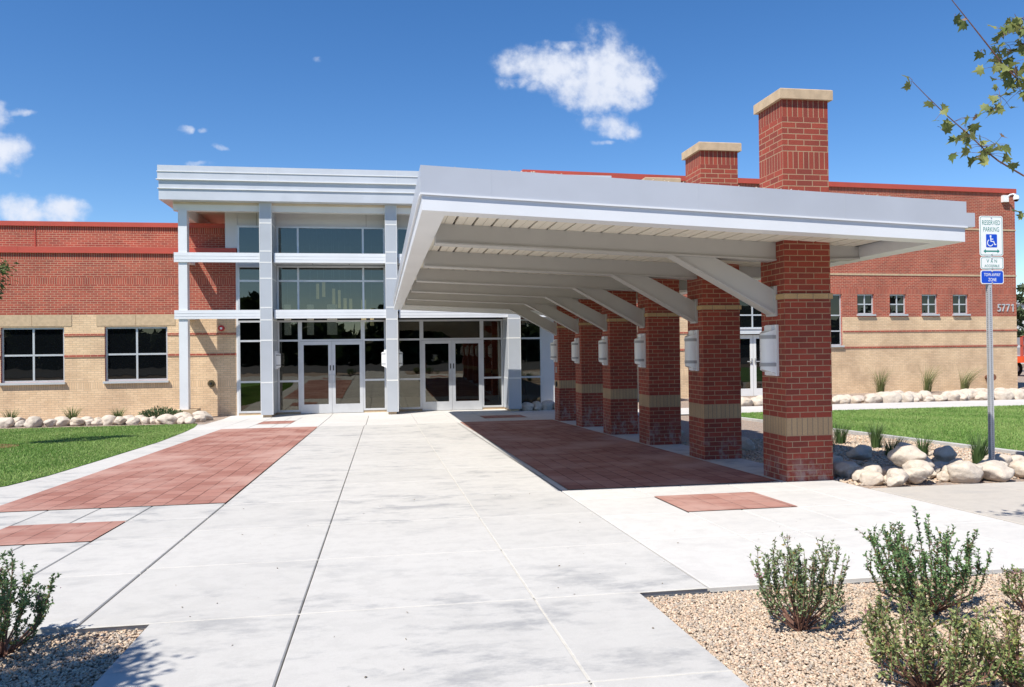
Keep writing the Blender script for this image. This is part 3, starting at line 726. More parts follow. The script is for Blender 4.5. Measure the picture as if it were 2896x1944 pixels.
# soffit planks with gaps
so = MB(); x = cl+lip+.004; k = 0
slab(so, cl+lip, cr-lip, cf+lip, cb-lip, lambda x: zs(x)+.035, lambda x: zs(x)+.049, 1)
while x < cr-lip-.05:
    w = min(.094, cr-lip-x); 
    slab(so, x, x+w, cf+lip+.002, cb-lip-.002, zs, lambda q: zs(q)+.03)
    x += w + (.005 if k % 2 == 0 else .026); k += 1
so.build('soffit', ['soffit', 'dark'], ca)
bb = lambda x: 1.25-.0415*(x-.56)
for i in range(6):
    y0, y1 = D1+.2+S*i, D1+.4+S*i
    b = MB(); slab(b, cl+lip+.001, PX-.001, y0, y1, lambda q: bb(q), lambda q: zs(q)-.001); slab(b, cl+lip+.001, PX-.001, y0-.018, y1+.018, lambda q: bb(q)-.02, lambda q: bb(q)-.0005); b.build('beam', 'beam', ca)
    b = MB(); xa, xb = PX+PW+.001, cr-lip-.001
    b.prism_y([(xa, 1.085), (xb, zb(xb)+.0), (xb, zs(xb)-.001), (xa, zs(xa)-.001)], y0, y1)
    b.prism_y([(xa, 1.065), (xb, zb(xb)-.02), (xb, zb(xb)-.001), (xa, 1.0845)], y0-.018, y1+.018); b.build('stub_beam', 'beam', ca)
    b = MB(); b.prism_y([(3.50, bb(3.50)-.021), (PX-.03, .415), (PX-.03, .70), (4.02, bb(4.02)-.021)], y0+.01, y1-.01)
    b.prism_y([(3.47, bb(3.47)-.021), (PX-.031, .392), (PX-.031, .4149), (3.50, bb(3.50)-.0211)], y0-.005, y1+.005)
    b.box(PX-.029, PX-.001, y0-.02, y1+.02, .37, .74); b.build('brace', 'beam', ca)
# scupper box on the right hand edge
sc = MB(); slab(sc, cr+o+.001, cr+.33, 7.8, 8.2, lambda x: 1.29, lambda x: 1.445); sc.build('scupper_box', 'fasciatop', ca)
# loose stones along the roof edge
V = []; F = []
ico_v = np.array([(0, 0, 1), (.894, 0, .447), (.276, .851, .447), (-.724, .526, .447), (-.724, -.526, .447), (.276, -.851, .447), (.724, .526, -.447), (-.276, .851, -.447), (-.894, 0, -.447), (-.276, -.851, -.447), (.724, -.526, -.447), (0, 0, -1)])
ico_f = np.array([(0, 1, 2), (0, 2, 3), (0, 3, 4), (0, 4, 5), (0, 5, 1), (1, 6, 2), (2, 7, 3), (3, 8, 4), (4, 9, 5), (5, 10, 1), (6, 7, 2), (7, 8, 3), (8, 9, 4), (9, 10, 5), (10, 6, 1), (11, 7, 6), (11, 8, 7), (11, 9, 8), (11, 10, 9), (11, 6, 10)])
def pebbles(name, pos, size, cols, parent=None):
    n = len(pos)
    sc_ = size[:, None]*rng.uniform(.65, 1.25, (n, 3))*np.array([1.15, 1.15, .7])
    ang = rng.uniform(0, 2*np.pi, n); c, s = np.cos(ang), np.sin(ang)
    v = ico_v[None]*sc_[:, None, :]*rng.uniform(.82, 1.12, (n, 12, 1))
    til = rng.uniform(-.5, .5, (n, 2)); v[:, :, 2] += v[:, :, 0]*til[:, :1]+v[:, :, 1]*til[:, 1:]
    w = np.stack([v[:, :, 0]*c[:, None]-v[:, :, 1]*s[:, None], v[:, :, 0]*s[:, None]+v[:, :, 1]*c[:, None], v[:, :, 2]], 2)+pos[:, None, :]
    f = (ico_f[None]+12*np.arange(n)[:, None, None]).reshape(-1, 3)
    return np_mesh(name, w.reshape(-1, 3), f, 'pebble', parent, np.repeat(cols, 12, 0), True)
PAL = .45*np.array([.53, .43, .34])+.55*np.array([(.60, .45, .34), (.52, .40, .31), (.66, .54, .43), (.45, .36, .29), (.56, .36, .26), (.34, .33, .32), (.42, .41, .40), (.68, .60, .50), (.50, .42, .36)])
def pcol(n): return PAL[rng.integers(0, len(PAL), n)]*rng.uniform(.66, 1.1, (n, 1))*np.array([1.04, 1.0, .92])
n = 90; xs_ = rng.uniform(cl+.3, cr-.2, n)
xs_[:40] = rng.uniform(cl+.3, cl+1.6, 40)
rp = np.stack([xs_, rng.uniform(cf+.0, cf+.1, n), np.array([zt(x) for x in xs_])+.006], 1)
o_ = pebbles('roof_gravel', rp, rng.uniform(.006, .014, n), pcol(n), ca); o_['kind'] = 'stuff'

# ------------------------------------------------------------------ parking sign
SX, SY = 7.765, 9.10
ps = thing('parking_sign', (SX, SY, G(SY)), 'tall perforated steel post with three disabled parking signs, standing among the boulders', 'sign')
m1 = MB(); m1.box(SX-.026, SX+.026, SY, SY+.05, G(SY)-.3, 1.62)
for z in np.arange(-1.58, .72, .0255):
    for (dx) in (0,):
        h = [(SX+.007*math.cos(a), SY-.0008, z+.007*math.sin(a)) for a in np.linspace(0, 2*math.pi, 9)[:-1]]; m1.face(h, 1)
        h = [(SX-.0268, SY+.025-.007*math.cos(a), z+.007*math.sin(a)) for a in np.linspace(0, 2*math.pi, 9)[:-1]]; m1.face(h, 1)
m1.build('post', ['galv', 'dark'], ps)
def plate(z0, z1, x0, x1, face, rim, kind):
    m1 = MB(); y = SY-.006
    P = rrect(x0, x1, z0, z1, .03); m1.prism_y(P, y, y+.005, 0)
    def ring(ins, w, mat):
        a = rrect(x0+ins, x1-ins, z0+ins, z1-ins, .03-ins*.6); b = rrect(x0+ins+w, x1-ins-w, z0+ins+w, z1-ins-w, max(.004, .03-(ins+w)*.6))
        for i in range(len(a)):
            j = (i+1) % len(a); m1.face([(a[i][0], y-.0006, a[i][1]), (a[j][0], y-.0006, a[j][1]), (b[j][0], y-.0006, b[j][1]), (b[i][0], y-.0006, b[i][1])], mat)
    if rim: ring(.010, .006, 1)
    if kind == 'blue':
        a = rrect(x0+.010, x1-.010, z0+.010, z1-.010, .024); m1.face([(q[0], y-.0006, q[1]) for q in a], 2)
    o = m1.build('sign_panel', ['signwhite', 'signgreen', 'signblue'], ps)
    return o, y-.0012
cx = 7.787
o, y = plate(1.132, 1.650, 7.617, 7.957, 'w', True, 'res')
t = MB(); add_text(t, 'RESERVED', cx, 1.563, y, .262, .060, 0, .0); add_text(t, 'PARKING', cx, 1.476, y, .228, .060, 0, .0)
pts = [(cx-.118, 1.194), (cx-.085, 1.221), (cx-.085, 1.203), (cx+.085, 1.203), (cx+.085, 1.221), (cx+.118, 1.194), (cx+.085, 1.167), (cx+.085, 1.185), (cx-.085, 1.185), (cx-.085, 1.167)]
t.face([(a, y, b) for a, b in (pts[0], pts[9], pts[1])], 0); t.face([(a, y, b) for a, b in (pts[5], pts[4], pts[6])], 0); t.face([(a, y, b) for a, b in (pts[8], pts[7], pts[3], pts[2])], 0)
t.build('lettering', 'signgreen', o)
s = MB(); z0, z1 = 1.243, 1.413
s.face([(a, y, b) for a, b in rrect(cx-.078, cx+.082, z0, z1, .012)], 0)
yy = y-.0008; ax = cx-.012
s.face([(ax+.0135*math.cos(a), yy, 1.388+.0135*math.sin(a)) for a in np.linspace(0, 2*math.pi, 15)[:-1]], 1)
strip(s, [(ax, 1.374), (ax+.005, 1.320), (ax+.043, 1.320), (ax+.062, 1.277), (ax+.080, 1.283)], .0155, yy, 1)
strip(s, [(ax+.002, 1.350), (ax+.038, 1.350)], .012, yy-.0003, 1)
strip(s, [(ax-.006+.041*math.cos(R(a)), 1.302+.041*math.sin(R(a))) for a in range(115, 345, 10)], .0115, yy-.0005, 1)
s.build('wheelchair_emblem', ['signblue', 'signwhite'], o)
o, y = plate(.958, 1.122, 7.624, 7.960, 'w', True, 'van')
t = MB()
for ch, dx in (('V', -.058), ('A', 0), ('N', .058)): add_text(t, ch, cx+dx, 1.066, y, .036, .045, 0, .004)
add_text(t, 'ACCESSIBLE', cx+.002, 1.004, y, .218, .032, 0, .004); t.build('lettering', 'signgreen', o)
o, y = plate(.770, .948, 7.624, 7.958, 'b', False, 'blue')
t = MB(); add_text(t, 'TOW-AWAY', cx+.004, .890, y, .24, .042, 0, .008); add_text(t, 'ZONE', cx+.004, .826, y, .118, .042, 0, .008); t.build('lettering', 'signwhite', o)
b = MB()
for z in (1.63, 1.155, 1.105, .975, .93, .79): b.tube([(cx, SY-.007, z), (cx, SY-.014, z)], .0085, 8)
b.build('bolt', 'galv', ps)

# ------------------------------------------------------------------ small fittings on the buildings
hn = thing('house_number', rww(28.5, 1.65), 'raised grey metal digits 5771 on the red brick near the wing corner', 'house number'); hn.rotation_euler.z = RA
t = MB(); s_, zz = rwk(28.515, 1.65); k = zz/1.65
hx, hy, hz_ = rww(28.515, 1.65, .03); hn.location = (hx, hy, hz_+OZ)
for i, ch in enumerate('5771'):
    t = MB(); x_ = hx-.375+i*.25
    if ch != '1': add_text(t, ch, x_, hz_, hy, .2, .36, 0, .012, .03)
    else:
        pg = [(x_+.045, hz_-.18), (x_+.045, hz_+.18), (x_+.005, hz_+.18), (x_-.07, hz_+.12), (x_-.07, hz_+.075), (x_-.003, hz_+.115), (x_-.003, hz_-.18)]
        t.prism_y(pg[::-1], hy, hy+.03)
    t.build('digit', 'galv', hn)
cx_, cy_, cz_ = rww(28.50, 6.68, .0)
sc = thing('security_camera', (cx_, cy_, cz_), 'white dome security camera on a curved arm, high at the wing corner', 'camera')
m1 = MB(); m1.box(cx_-.14, cx_+.14, cy_-.16, cy_-.002, cz_-.15, cz_+.16); m1.build('mount', 'lens', sc)
m1 = MB(); m1.tube([(cx_+.10, cy_-.1, cz_+.06), (cx_+.16, cy_-.2, cz_+.17), (cx_+.24, cy_-.32, cz_+.19), (cx_+.30, cy_-.4, cz_+.10)], .04, 10); m1.build('arm', 'lens', sc, True)
m1 = MB(); prof = [(.0, .14), (.075, .13), (.115, .08), (.13, .0), (.125, -.07)]
def lathe(mb, c, prof, n=18, mat=0):
    for (r0, z0), (r1, z1) in zip(prof[:-1], prof[1:]):
        for k in range(n):
            a, b = 2*math.pi*k/n, 2*math.pi*(k+1)/n
            q = [(c[0]+r0*math.cos(a), c[1]+r0*math.sin(a), c[2]+z0), (c[0]+r0*math.cos(b), c[1]+r0*math.sin(b), c[2]+z0), (c[0]+r1*math.cos(b), c[1]+r1*math.sin(b), c[2]+z1), (c[0]+r1*math.cos(a), c[1]+r1*math.sin(a), c[2]+z1)]
            q = q[::-1]
            if r0 < 1e-6: q = [q[0], q[1], q[3]] if False else [q[0], q[1], q[2]]
            if r1 < 1e-6: q = [q[1], q[2], q[3]] if False else [q[0], q[2], q[3]]
            mb.face(q, mat)
lathe(m1, (cx_+.30, cy_-.42, cz_-.02), prof); m1.build('housing', 'lens', sc, True)
m1 = MB(); lathe(m1, (cx_+.30, cy_-.42, cz_-.09), [(.10, .0), (.095, -.04), (.065, -.08), (.0, -.10)]); m1.build('dome', 'darkglass', sc, True)
ax, az = -5.38, .845
fa = thing('fire_alarm', (ax, YW, az), 'red fire alarm horn with white strobe on the tan brick beside the post', 'fire alarm')
m1 = MB(); m1.tube([(ax, YW-.002, az), (ax, YW-.10, az)], .10, 12); m1.build('body', 'redplastic', fa)
m1 = MB(); m1.box(ax-.035, ax+.035, YW-.125, YW-.101, az-.04, az+.03); m1.build('strobe', 'lens', fa)
bx, bz = -5.73, -1.03
hb = thing('hose_connection', (bx, YW, bz), 'round brass hose connection on the tan brick low behind the post', 'hose connection')
m1 = MB(); m1.tube([(bx, YW-.002, bz), (bx, YW-.03, bz)], .12, 16); m1.tube([(bx, YW-.03, bz), (bx, YW-.15, bz)], .075, 14); m1.build('flange', 'brass', hb)
m1 = MB(); m1.tube([(bx, YW-.151, bz), (bx, YW-.16, bz)], .045, 10); m1.build('cap', 'dark', hb)
q = rww(27.45, -1.55, .0)
sp = thing('standpipe', q, 'rusty capped pipe outlet low on the tan brick behind the sign post', 'pipe')
m1 = MB(); m1.tube([(q[0], q[1]-.01, q[2]), (q[0]-.03, q[1]-.35, q[2]+.02), (q[0]-.10, q[1]-.5, q[2]+.02)], [.1, .13, .16], 12); m1.tube([(q[0], q[1]-.2, q[2]), (q[0]+.15, q[1]-.15, q[2]-.5)], .06, 8); m1.build('pipe', 'rust', sp)
q = (PX-.012, D1+5*S+.3, -.62)
t = thing('door_button', q, 'small grey push button plate on the farthest brick pillar under its light', 'button')
m1 = MB(); m1.box(PX-.02, PX-.001, q[1]-.06, q[1]+.06, -.66, -.5); m1.build('plate', 'galv', t); m1 = MB(); m1.tube([(PX-.001, q[1], -.98), (PX-.03, q[1], -.98)], .075, 14); m1.build('button', 'dark', t)

# ------------------------------------------------------------------ boulders
def rock_mesh(seed):
    import bmesh
    r = random.Random(seed); bm = bmesh.new(); bmesh.ops.create_icosphere(bm, subdivisions=4, radius=1)
    o = Vector((r.uniform(0, 50), r.uniform(0, 50), r.uniform(0, 50))); sq = r.uniform(.58, .85); st = r.uniform(.8, 1.25)
    cuts = [(Vector((r.gauss(0, 1), r.gauss(0, 1), r.gauss(0, .7))).normalized(), r.uniform(.62, .88)) for _ in range(8)]
    for v in bm.verts:
        p = v.co.copy()
        for n_, d_ in cuts:
            e = p.dot(n_)-d_
            if e > 0: p -= n_*e*.75
        p *= 1+.20*noise.noise(p*1.1+o)+.075*noise.noise(p*2.7+o)+.022*noise.noise(p*7+o)
        v.co = Vector((p.x*st, p.y, p.z*sq))
    me = bpy.data.meshes.new('boulder'); bm.to_mesh(me); bm.free(); me.materials.append(M['rock'])
    me.polygons.foreach_set('use_smooth', [True]*len(me.polygons)); return me
RM = [rock_mesh(i) for i in range(9)]
def boulder(x, y, r, label, group, i, zoff=.45, rz=None):
    o = bpy.data.objects.new('boulder', RM[i % 9]); COL.objects.link(o)
    o.location = (x, y, G(y)+OZ+r*zoff); o.scale = (r, r, r); o.rotation_euler = (random.uniform(-.25, .25), random.uniform(-.25, .25), random.uniform(0, 6.28) if rz is None else rz)
    return tag(o, label, 'boulder', group)
near = [(5.72, 9.15, .27, 'dark shaded round boulder touching the near pillar base'), (5.95, 9.85, .26, 'shaded boulder behind the round dark one at the near pillar'), (6.55, 10.1, .26, 'shaded boulder at the back of the pile, on the gravel edge'),
 (6.02, 9.02, .17, 'pale angular boulder tilted upright at the front left of the pile'), (6.42, 8.95, .31, 'largest pale domed boulder in the sunlit pile'), (5.66, 8.52, .18, 'pinkish low boulder at the left front corner of the pile'),
 (5.83, 8.42, .15, 'small grey boulder beside the pinkish one at the walk'), (5.83, 8.30, .18, 'tan flat boulder at the point of the pile on the walk'), (6.05, 8.62, .20, 'pale boulder in front of the largest domed one'),
 (6.15, 8.40, .22, 'broad pale boulder in the front row, left of the big grey one'), (6.42, 8.75, .26, 'wide cream boulder in the middle of the pile'), (6.80, 9.15, .19, 'grey veined boulder behind the wide cream one'),
 (6.80, 8.46, .31, 'big grey boulder in the front row right of the middle'), (7.38, 9.46, .26, 'half shaded boulder at the back of the pile near the sign'), (6.95, 9.72, .26, 'dark boulder at the back, between domed boulder and sign'),
 (7.22, 9.05, .19, 'round beige boulder left of the sign post'), (7.22, 8.45, .32, 'long pale boulder in the front row below the sign post'), (7.55, 8.95, .20, 'low boulder at the foot of the sign post'),
 (7.72, 8.55, .27, 'pinkish boulder right of the sign post foot'), (8.35, 9.4, .21, 'small round grey boulder behind the sign post at the frame edge'), (8.2, 8.6, .30, 'tan boulder at the right frame edge'), (8.15, 9.05, .18, 'pale boulder between the tan one and the round grey one'),
 (5.85, 10.75, .30, 'large shaded boulder seen between the two nearest pillars'), (5.72, 10.05, .22, 'shaded boulder low between the two nearest pillars'), (5.68, 9.65, .15, 'small boulder low between the two nearest pillars, at the slab'), (6.0, 12.6, .32, 'shaded boulder seen between second and third pillar'), (5.75, 13.2, .2, 'small shaded boulder between second and third pillar'), (5.8, 15.2, .25, 'shaded boulder seen between third and fourth pillar')]
ZA = {3: .05, 8: .04, 4: .20, 9: .03, 10: .07, 11: .12, 13: .12, 14: .12, 15: .08, 2: .1, 3: .06}
for i, (x, y, r, lb) in enumerate(near):
    if i in (3, 4, 11, 15, 10, 8): x, y = x*(y-.27)/y, y-.27
    b_ = boulder(x, y, r*.66, lb, 'boulders beside the brick pillars', i); b_.location.z += ZA.get(i, 0)
fill = random.Random(4)
for i in range(38):
    x, y = fill.uniform(5.6, 8.4), (fill.uniform(8.38, 8.95) if i > 12 else fill.uniform(8.9, 9.75))
    if y < 8.5+(.25 if x < 5.9 else 0): y += .3
    boulder(x, y, fill.uniform(.085, .15), 'small cobble wedged between the big boulders by the sign post', 'cobbles between the boulders', i+2)
r_ = random.Random(3)
x = -12.6; i = 0
while x < -5.3:
    r = r_.choice((.14, .17, .20, .23, .27)); y = 25.1-.1*(x+12)*.3+r_.uniform(-.1, .25)
    boulder(x, y-(.3 if x > -6.5 else 0), r, 'pale rounded boulder in the row between the left lawn and the brick wing', 'boulders edging the left lawn', i); i += 1
    if r_.random() < .75: boulder(x+r*.5, y+.5, r*1.05, 'pale rounded boulder in the row between the left lawn and the brick wing', 'boulders edging the left lawn', i+4)
    x += r*1.55
boulder(-5.6, 26.3, .28, 'grey boulder beside the concrete plinth of the slim post', 'boulders edging the left lawn', 2); boulder(-5.95, 25.6, .24, 'small grey boulder in front of the post plinth', 'boulders edging the left lawn', 5)
x = 12.5; i = 0
while x < 29:
    for row in range(4 if x > 22.5 else 3):
        r = r_.uniform(.2, .38)
        if row == 2 and r_.random() < .45: continue
        boulder(x+r_.uniform(-.2, .2), 26.75+row*.62+r_.uniform(-.12, .12)+max(0, (x-22)*.05), r, 'pale rounded boulder in the bed along the right brick wing', 'boulders along the right wing', i, .35); i += 1
    x += .47
for i, (x, y, r) in enumerate(((5.0, 27.3, .26), (5.35, 27.35, .3), (5.75, 27.4, .27), (6.15, 27.3, .28), (6.5, 27.2, .25), (6.9, 27.4, .26))):
    boulder(x, y, r, ('boulder right against the shaded grey column', 'second shaded boulder from the right grey column', 'third shaded boulder from the right grey column', 'shaded boulder below the white wall panel', 'part sunlit boulder beside the farthest pillar', 'boulder hidden half behind the farthest pillar')[i], 'boulders at the hall front', i+3)

# ------------------------------------------------------------------ vegetation
def blades(base, n, h, spread, lean, w, colA, colB, rs, segs=3):
    """curved tapered grass blades -> V, F(quads), col"""
    V = []; Fq = []; Cc = []
    for _ in range(n):
        a = rs.uniform(0, 2*math.pi); rad = spread*math.sqrt(rs.uniform(0, 1)); hh = h*rs.uniform(.55, 1.05); ln = rs.uniform(.1, .55)*hh
        d = np.array([math.cos(a), math.sin(a), 0])*ln+np.array([lean[0], lean[1], 0])*hh
        b = np.array(base)+np.array([math.cos(a)*rad*.4, math.sin(a)*rad*.4, 0])
        s = np.array([-math.sin(a+rs.uniform(-1, 1)), math.cos(a), 0]); s /= np.linalg.norm(s)
        c = colA+(colB-colA)*rs.uniform(0, 1); k0 = len(V)
        for k in range(segs+1):
            t = k/segs; p = b+d*t*t+np.array([0, 0, hh*t*(1-.18*t)]); ww = w*(1-t*.92)
            V += [p-s*ww, p+s*ww]; Cc += [c*(.75+.4*t)]*2
        for k in range(segs): Fq.append((k0+2*k, k0+2*k+1, k0+2*k+3, k0+2*k+2))
    return np.array(V), np.array(Fq), np.array(Cc)
GA, GB = np.array([.05, .10, .03]), np.array([.12, .19, .06])
YA, YB = np.array([.22, .20, .09]), np.array([.12, .17, .05])
def tuft(x, y, h, n, spread, lean, label, group, A=GA, B=GB, w=.006, zoff=0):
    rs = random.Random(int(x*100+y*7)); b = (x, y, G(y)+zoff)
    t = thing('grass_tuft', b, label, 'ornamental grass', group)
    V, Fq, Cc = blades(b, n, h, spread, lean, w, A, B, rs); np_mesh('blades', V, Fq, 'blade', t, Cc)
for a in ((8.1, 13.1, .52, 130, .22, (.1, 0), 'loose green grass tuft behind the near pillar, farthest back on the gravel'), (6.7, 11.2, .55, 150, .2, (0, 0), 'dark grass tuft hugging the right side of the near pillar'), (8.2, 12.2, .55, 170, .2, (.05, 0), 'dark dense grass tuft standing in the shade line on the gravel'),
 (7.7, 11.0, .38, 170, .35, (.1, 0), 'low spreading shaded grass tuft behind the domed boulder'), (8.1, 10.9, .42, 110, .2, (.1, 0), 'small yellow green grass tuft on the sunlit gravel'), (8.1, 9.75, .55, 190, .2, (.12, 0), 'upright green grass tuft just left of the sign post'),
 (6.35, 15.2, .65, 150, .25, (0, 0), 'dark grass tuft seen between second and third pillar')): tuft(*a[:6], a[6], 'grass tufts in the gravel by the boulders')
for xx, h, ln, lb in ((21.42, 1.55, .05, 'narrow upright tall grass by the right wing, leftmost of three'), (23.7, 1.65, .28, 'widest tall wind blown grass by the right wing, middle of three'), (25.5, 1.5, .4, 'tall grass bent by the wind at the right wing, nearest the sign post')):
    q = rww(xx, -2.1, .9); tuft(q[0], q[1], h*.92, 120, .36, (ln, 0), lb, 'tall grasses along the right wing', YA, YB, .011)
for xx, yy, h, lb in ((-11.3, 26.6, .62, 'small green grass tuft below the leftmost window'), (-9.55, 26.6, .66, 'green grass tuft below the wall between both windows'), (-8.2, 26.5, .55, 'spiky grass tuft below the right hand square window')):
    tuft(xx, yy, h, 120, .28, (0, 0), lb, 'grass tufts along the left wing', GA, np.array([.2, .24, .08]), .011)

def leaf_cloud(P, D, size, cols, aspect=.45, fold=.35, droop=0):
    """one folded leaf (2 quads) per point"""
    n = len(P); D = D/np.linalg.norm(D, axis=1, keepdims=True)
    up = rng.normal(size=(n, 3)); up[:, 2] += 1.2
    S_ = np.cross(D, up); S_ /= np.linalg.norm(S_, axis=1, keepdims=True); U = np.cross(S_, D)
    L = size[:, None]; w = L*aspect*.5
    b = P; m = P+D*L*.5; tip = P+D*L-U*L*droop
    l = m-S_*w+U*w*fold; r = m+S_*w+U*w*fold
    V = np.stack([b, r, tip, l, P+D*L*.5], 1).reshape(-1, 3)
    o5 = 5*np.arange(n)[:, None]
    F = np.concatenate([o5+np.array([0, 1, 4]), o5+np.array([1, 2, 4]), o5+np.array([2, 3, 4]), o5+np.array([3, 0, 4])])
    return V, F, np.repeat(cols, 5, 0)
def shrub(x, y, h, spread, nstem, label, group, lean=(0, 0), density=1.0, tint=(1, 1, 1), zb_=-.04, flowers=10, seed=1, leafsize=.0235):
    rs = random.Random(seed); b = Vector((x, y, G(y)+zb_)); t = thing('shrub', b, label, 'shrub', group)
    st = MB(); LP = []; LD = []; FP = []
    for i in range(nstem):
        a = rs.uniform(0, 2*math.pi); sp = spread*math.sqrt(rs.uniform(.02, 1)); hh = h*rs.uniform(.55, 1.0)*(1-.3*(sp/spread)**2)
        e = b+Vector((math.cos(a)*sp+lean[0]*hh, math.sin(a)*sp+lean[1]*hh, hh)); m = b+(e-b)*.45+Vector((math.cos(a)*sp*.34, math.sin(a)*sp*.34, 0))
        base = b+Vector((rs.uniform(-.03, .03), rs.uniform(-.03, .03), 0))
        pts = [base, base.lerp(m, .55), m, m.lerp(e, .55)+Vector((rs.uniform(-.015, .015),)*3), e]
        st.tube(pts, [.0055, .0045, .0035, .0025, .0015], 5)
        branches = [pts]
        for _ in range(3):
            q = rs.uniform(.35, .8); p = m.lerp(e, q) if q > .5 else base.lerp(m, .5+q)
            ee = p+Vector((rs.uniform(-.07, .07), rs.uniform(-.07, .07), rs.uniform(.05, .15)*h/.55)); st.tube([p, p.lerp(ee, .5), ee], [.002, .0017, .001], 4); branches.append([p, p.lerp(ee, .5), ee])
        for bi, br in enumerate(branches):
            L = sum((br[k+1]-br[k]).length for k in range(len(br)-1)); nl = int(L/.0042*density)
            for k in range(nl):
                u = rs.uniform(.30 if bi == 0 else .1, 1.0)
                if bi == 0 and rs.random() < .45 and u < .5: continue
                s_ = u*(len(br)-1); k0 = min(int(s_), len(br)-2); p = br[k0].lerp(br[k0+1], s_-k0); d = (br[k0+1]-br[k0]).normalized()
                LP.append(p); LD.append(d*.35+Vector((rs.gauss(0, .55), rs.gauss(0, .55), rs.gauss(.1, .4))))
        if rs.random() < flowers/nstem: FP.append(e)
    st.build('stems', 'twig', t, True)
    LP = np.array(LP); LD = np.array(LD); n = len(LP); u = rng.uniform(0, 1, (n, 1))
    col = (np.array([.115, .18, .085])*(1-u)+np.array([.28, .35, .16])*u)*np.array(tint)
    rd = rng.uniform(0, 1, n) < .05; col[rd] = np.array([.25, .2, .05])
    V, F, Cc = leaf_cloud(LP, LD, rng.uniform(.55, 1.15, n)*leafsize, col, .5); np_mesh('foliage', V, F, 'leaf', t, Cc)
    if FP:
        P = np.concatenate([np.array(p)+rng.normal(0, 1, (22, 3))*np.array([.012, .012, .005]) for p in FP]); n = len(P)
        base = np.repeat(np.array([(.36, .16, .2) if rs.random() < .35 else (.26, .18, .12) for _ in FP]), 22, 0)
        V, F, Cc = leaf_cloud(P, rng.normal(0, 1, (n, 3))+np.array([0, 0, .8]), rng.uniform(.007, .012, n), base*rng.uniform(.7, 1.2, (n, 1)), .9); np_mesh('flowers', V, F, 'leaf', t, Cc)
    return t
SG = 'shrubs in the gravel beds'
shrub(2.215, 3.98, .50, .29, 34, 'bushy green shrub alone on the gravel, its shadow falling to the right', SG, (.10, .05), .8, seed=3)
shrub(3.07, 4.1, .57, .36, 46, 'taller dark green shrub at the slab edge, behind the others', SG, (-.14, 0), .95, (.75, .95, .8), seed=5)
shrub(2.33, 3.12, .46, .31, 46, 'front shrub with yellowing leaves at the bottom of the picture', SG, (-.05, 0), .7, (1.2, 1.1, .9), seed=8)
shrub(2.72, 3.1, .40, .2, 12, 'sparse yellow tipped shrub with thin bare stems on the gravel', SG, (0, 0), .6, (1.4, 1.2, .8), seed=9)
shrub(2.78, 2.95, .26, .24, 26, 'low pink flowered shrub in the bottom right corner', SG, (.0, 0), 1.0, (1.15, 1.15, .9), seed=12, flowers=16)
shrub(3.62, 4.0, .32, .16, 10, 'small sparse shrub at the right frame edge', SG, (0, 0), .7, (1, 1, .8), seed=14)
shrub(-1.95, 4.46, .50, .30, 36, 'dark shrub at the left frame edge above the shaded gravel', SG, (.05, 0), 1.1, (.7, .85, .75), seed=17)
# juniper by the plinth
def juniper(x, y, label):
    b = (x, y, G(y)); t = thing('juniper', b, label, 'shrub'); n = 1500
    a = rng.uniform(0, 2*np.pi, n); r = np.sqrt(rng.uniform(0, 1, n)); P = np.stack([x+np.cos(a)*r*.62, y+np.sin(a)*r*.4, G(y)+.08+rng.uniform(0, 1, n)*.38*(1-.5*r)], 1)
    D = np.stack([np.cos(a)*r, np.sin(a)*r, rng.uniform(.2, 1, n)], 1)+rng.normal(0, .25, (n, 3))
    V, F, Cc = leaf_cloud(P, D, rng.uniform(.05, .13, n), np.array([.09, .14, .06])*rng.uniform(.6, 1.5, (n, 1)), .3); np_mesh('foliage', V, F, 'leaf', t, Cc)
    m = MB()
    for k in range(7): m.tube([(x, y, G(y)), (x+random.uniform(-.4, .4), y+random.uniform(-.25, .25), G(y)+.25)], [.02, .008], 5)
    m.build('stems', 'bark', t)
juniper(-6.85, 26.35, 'low feathery juniper spreading in front of the post plinth')

# maple leaning in from the right
LEAF = [(0, -.02), (.18, .06), (.46, .02), (.36, .20), (.56, .40), (.34, .42), (.30, .62), (.15, .55), (0, 1.0), (-.15, .55), (-.30, .62), (-.34, .42), (-.56, .40), (-.36, .20), (-.46, .02), (-.18, .06)]
def maple_leaves(name, P, D, size, cols, parent):
    n = len(P); k = len(LEAF); lp = np.array(LEAF)
    D = D/np.linalg.norm(D, axis=1, keepdims=True); up = rng.normal(size=(n, 3))*.9; up[:, 2] += .5
    S_ = np.cross(D, up); S_ /= np.linalg.norm(S_, axis=1, keepdims=True); U = np.cross(S_, D)
    cup = (np.abs(lp[:, 0])*.35+lp[:, 1]*-.15)
    V = P[:, None]+size[:, None, None]*(S_[:, None]*lp[None, :, :1]+D[:, None]*lp[None, :, 1:]+U[:, None]*cup[None, :, None])
    ctr = (P+D*size[:, None]*.3)[:, None]
    V = np.concatenate([V, ctr], 1).reshape(-1, 3); o_ = (k+1)*np.arange(n)[:, None, None]
    F = (o_+np.array([(k, i, (i+1) % k) for i in range(k)])[None]).reshape(-1, 3)
    return np_mesh(name, V, F, 'leaf', parent, np.repeat(cols, k+1, 0))
tm = thing('maple_tree', (5.6, 3.0, G(3.0)), 'maple tree reaching two leafy branches into the sky at the top right', 'tree')
m1 = MB(); m1.tube([(5.6, 3.0, G(3.0)-.1), (5.58, 3.02, -.2), (5.6, 3.04, 1.0), (5.58, 3.1, 2.2), (5.6, 3.1, 3.4)], [.07, .06, .05, .04, .02], 10); m1.build('trunk', 'bark', tm, True)
def px(b, xs): return b
br1 = [(5.6, 3.03, .45), (5.15, 4.3, .93), (4.55, 5, 1.20), (4.35, 5, 1.30), (4.26, 5, 1.36), (4.13, 5, 1.47), (3.92, 5, 1.63), (3.78, 5, 1.75), (3.68, 5, 1.84)]
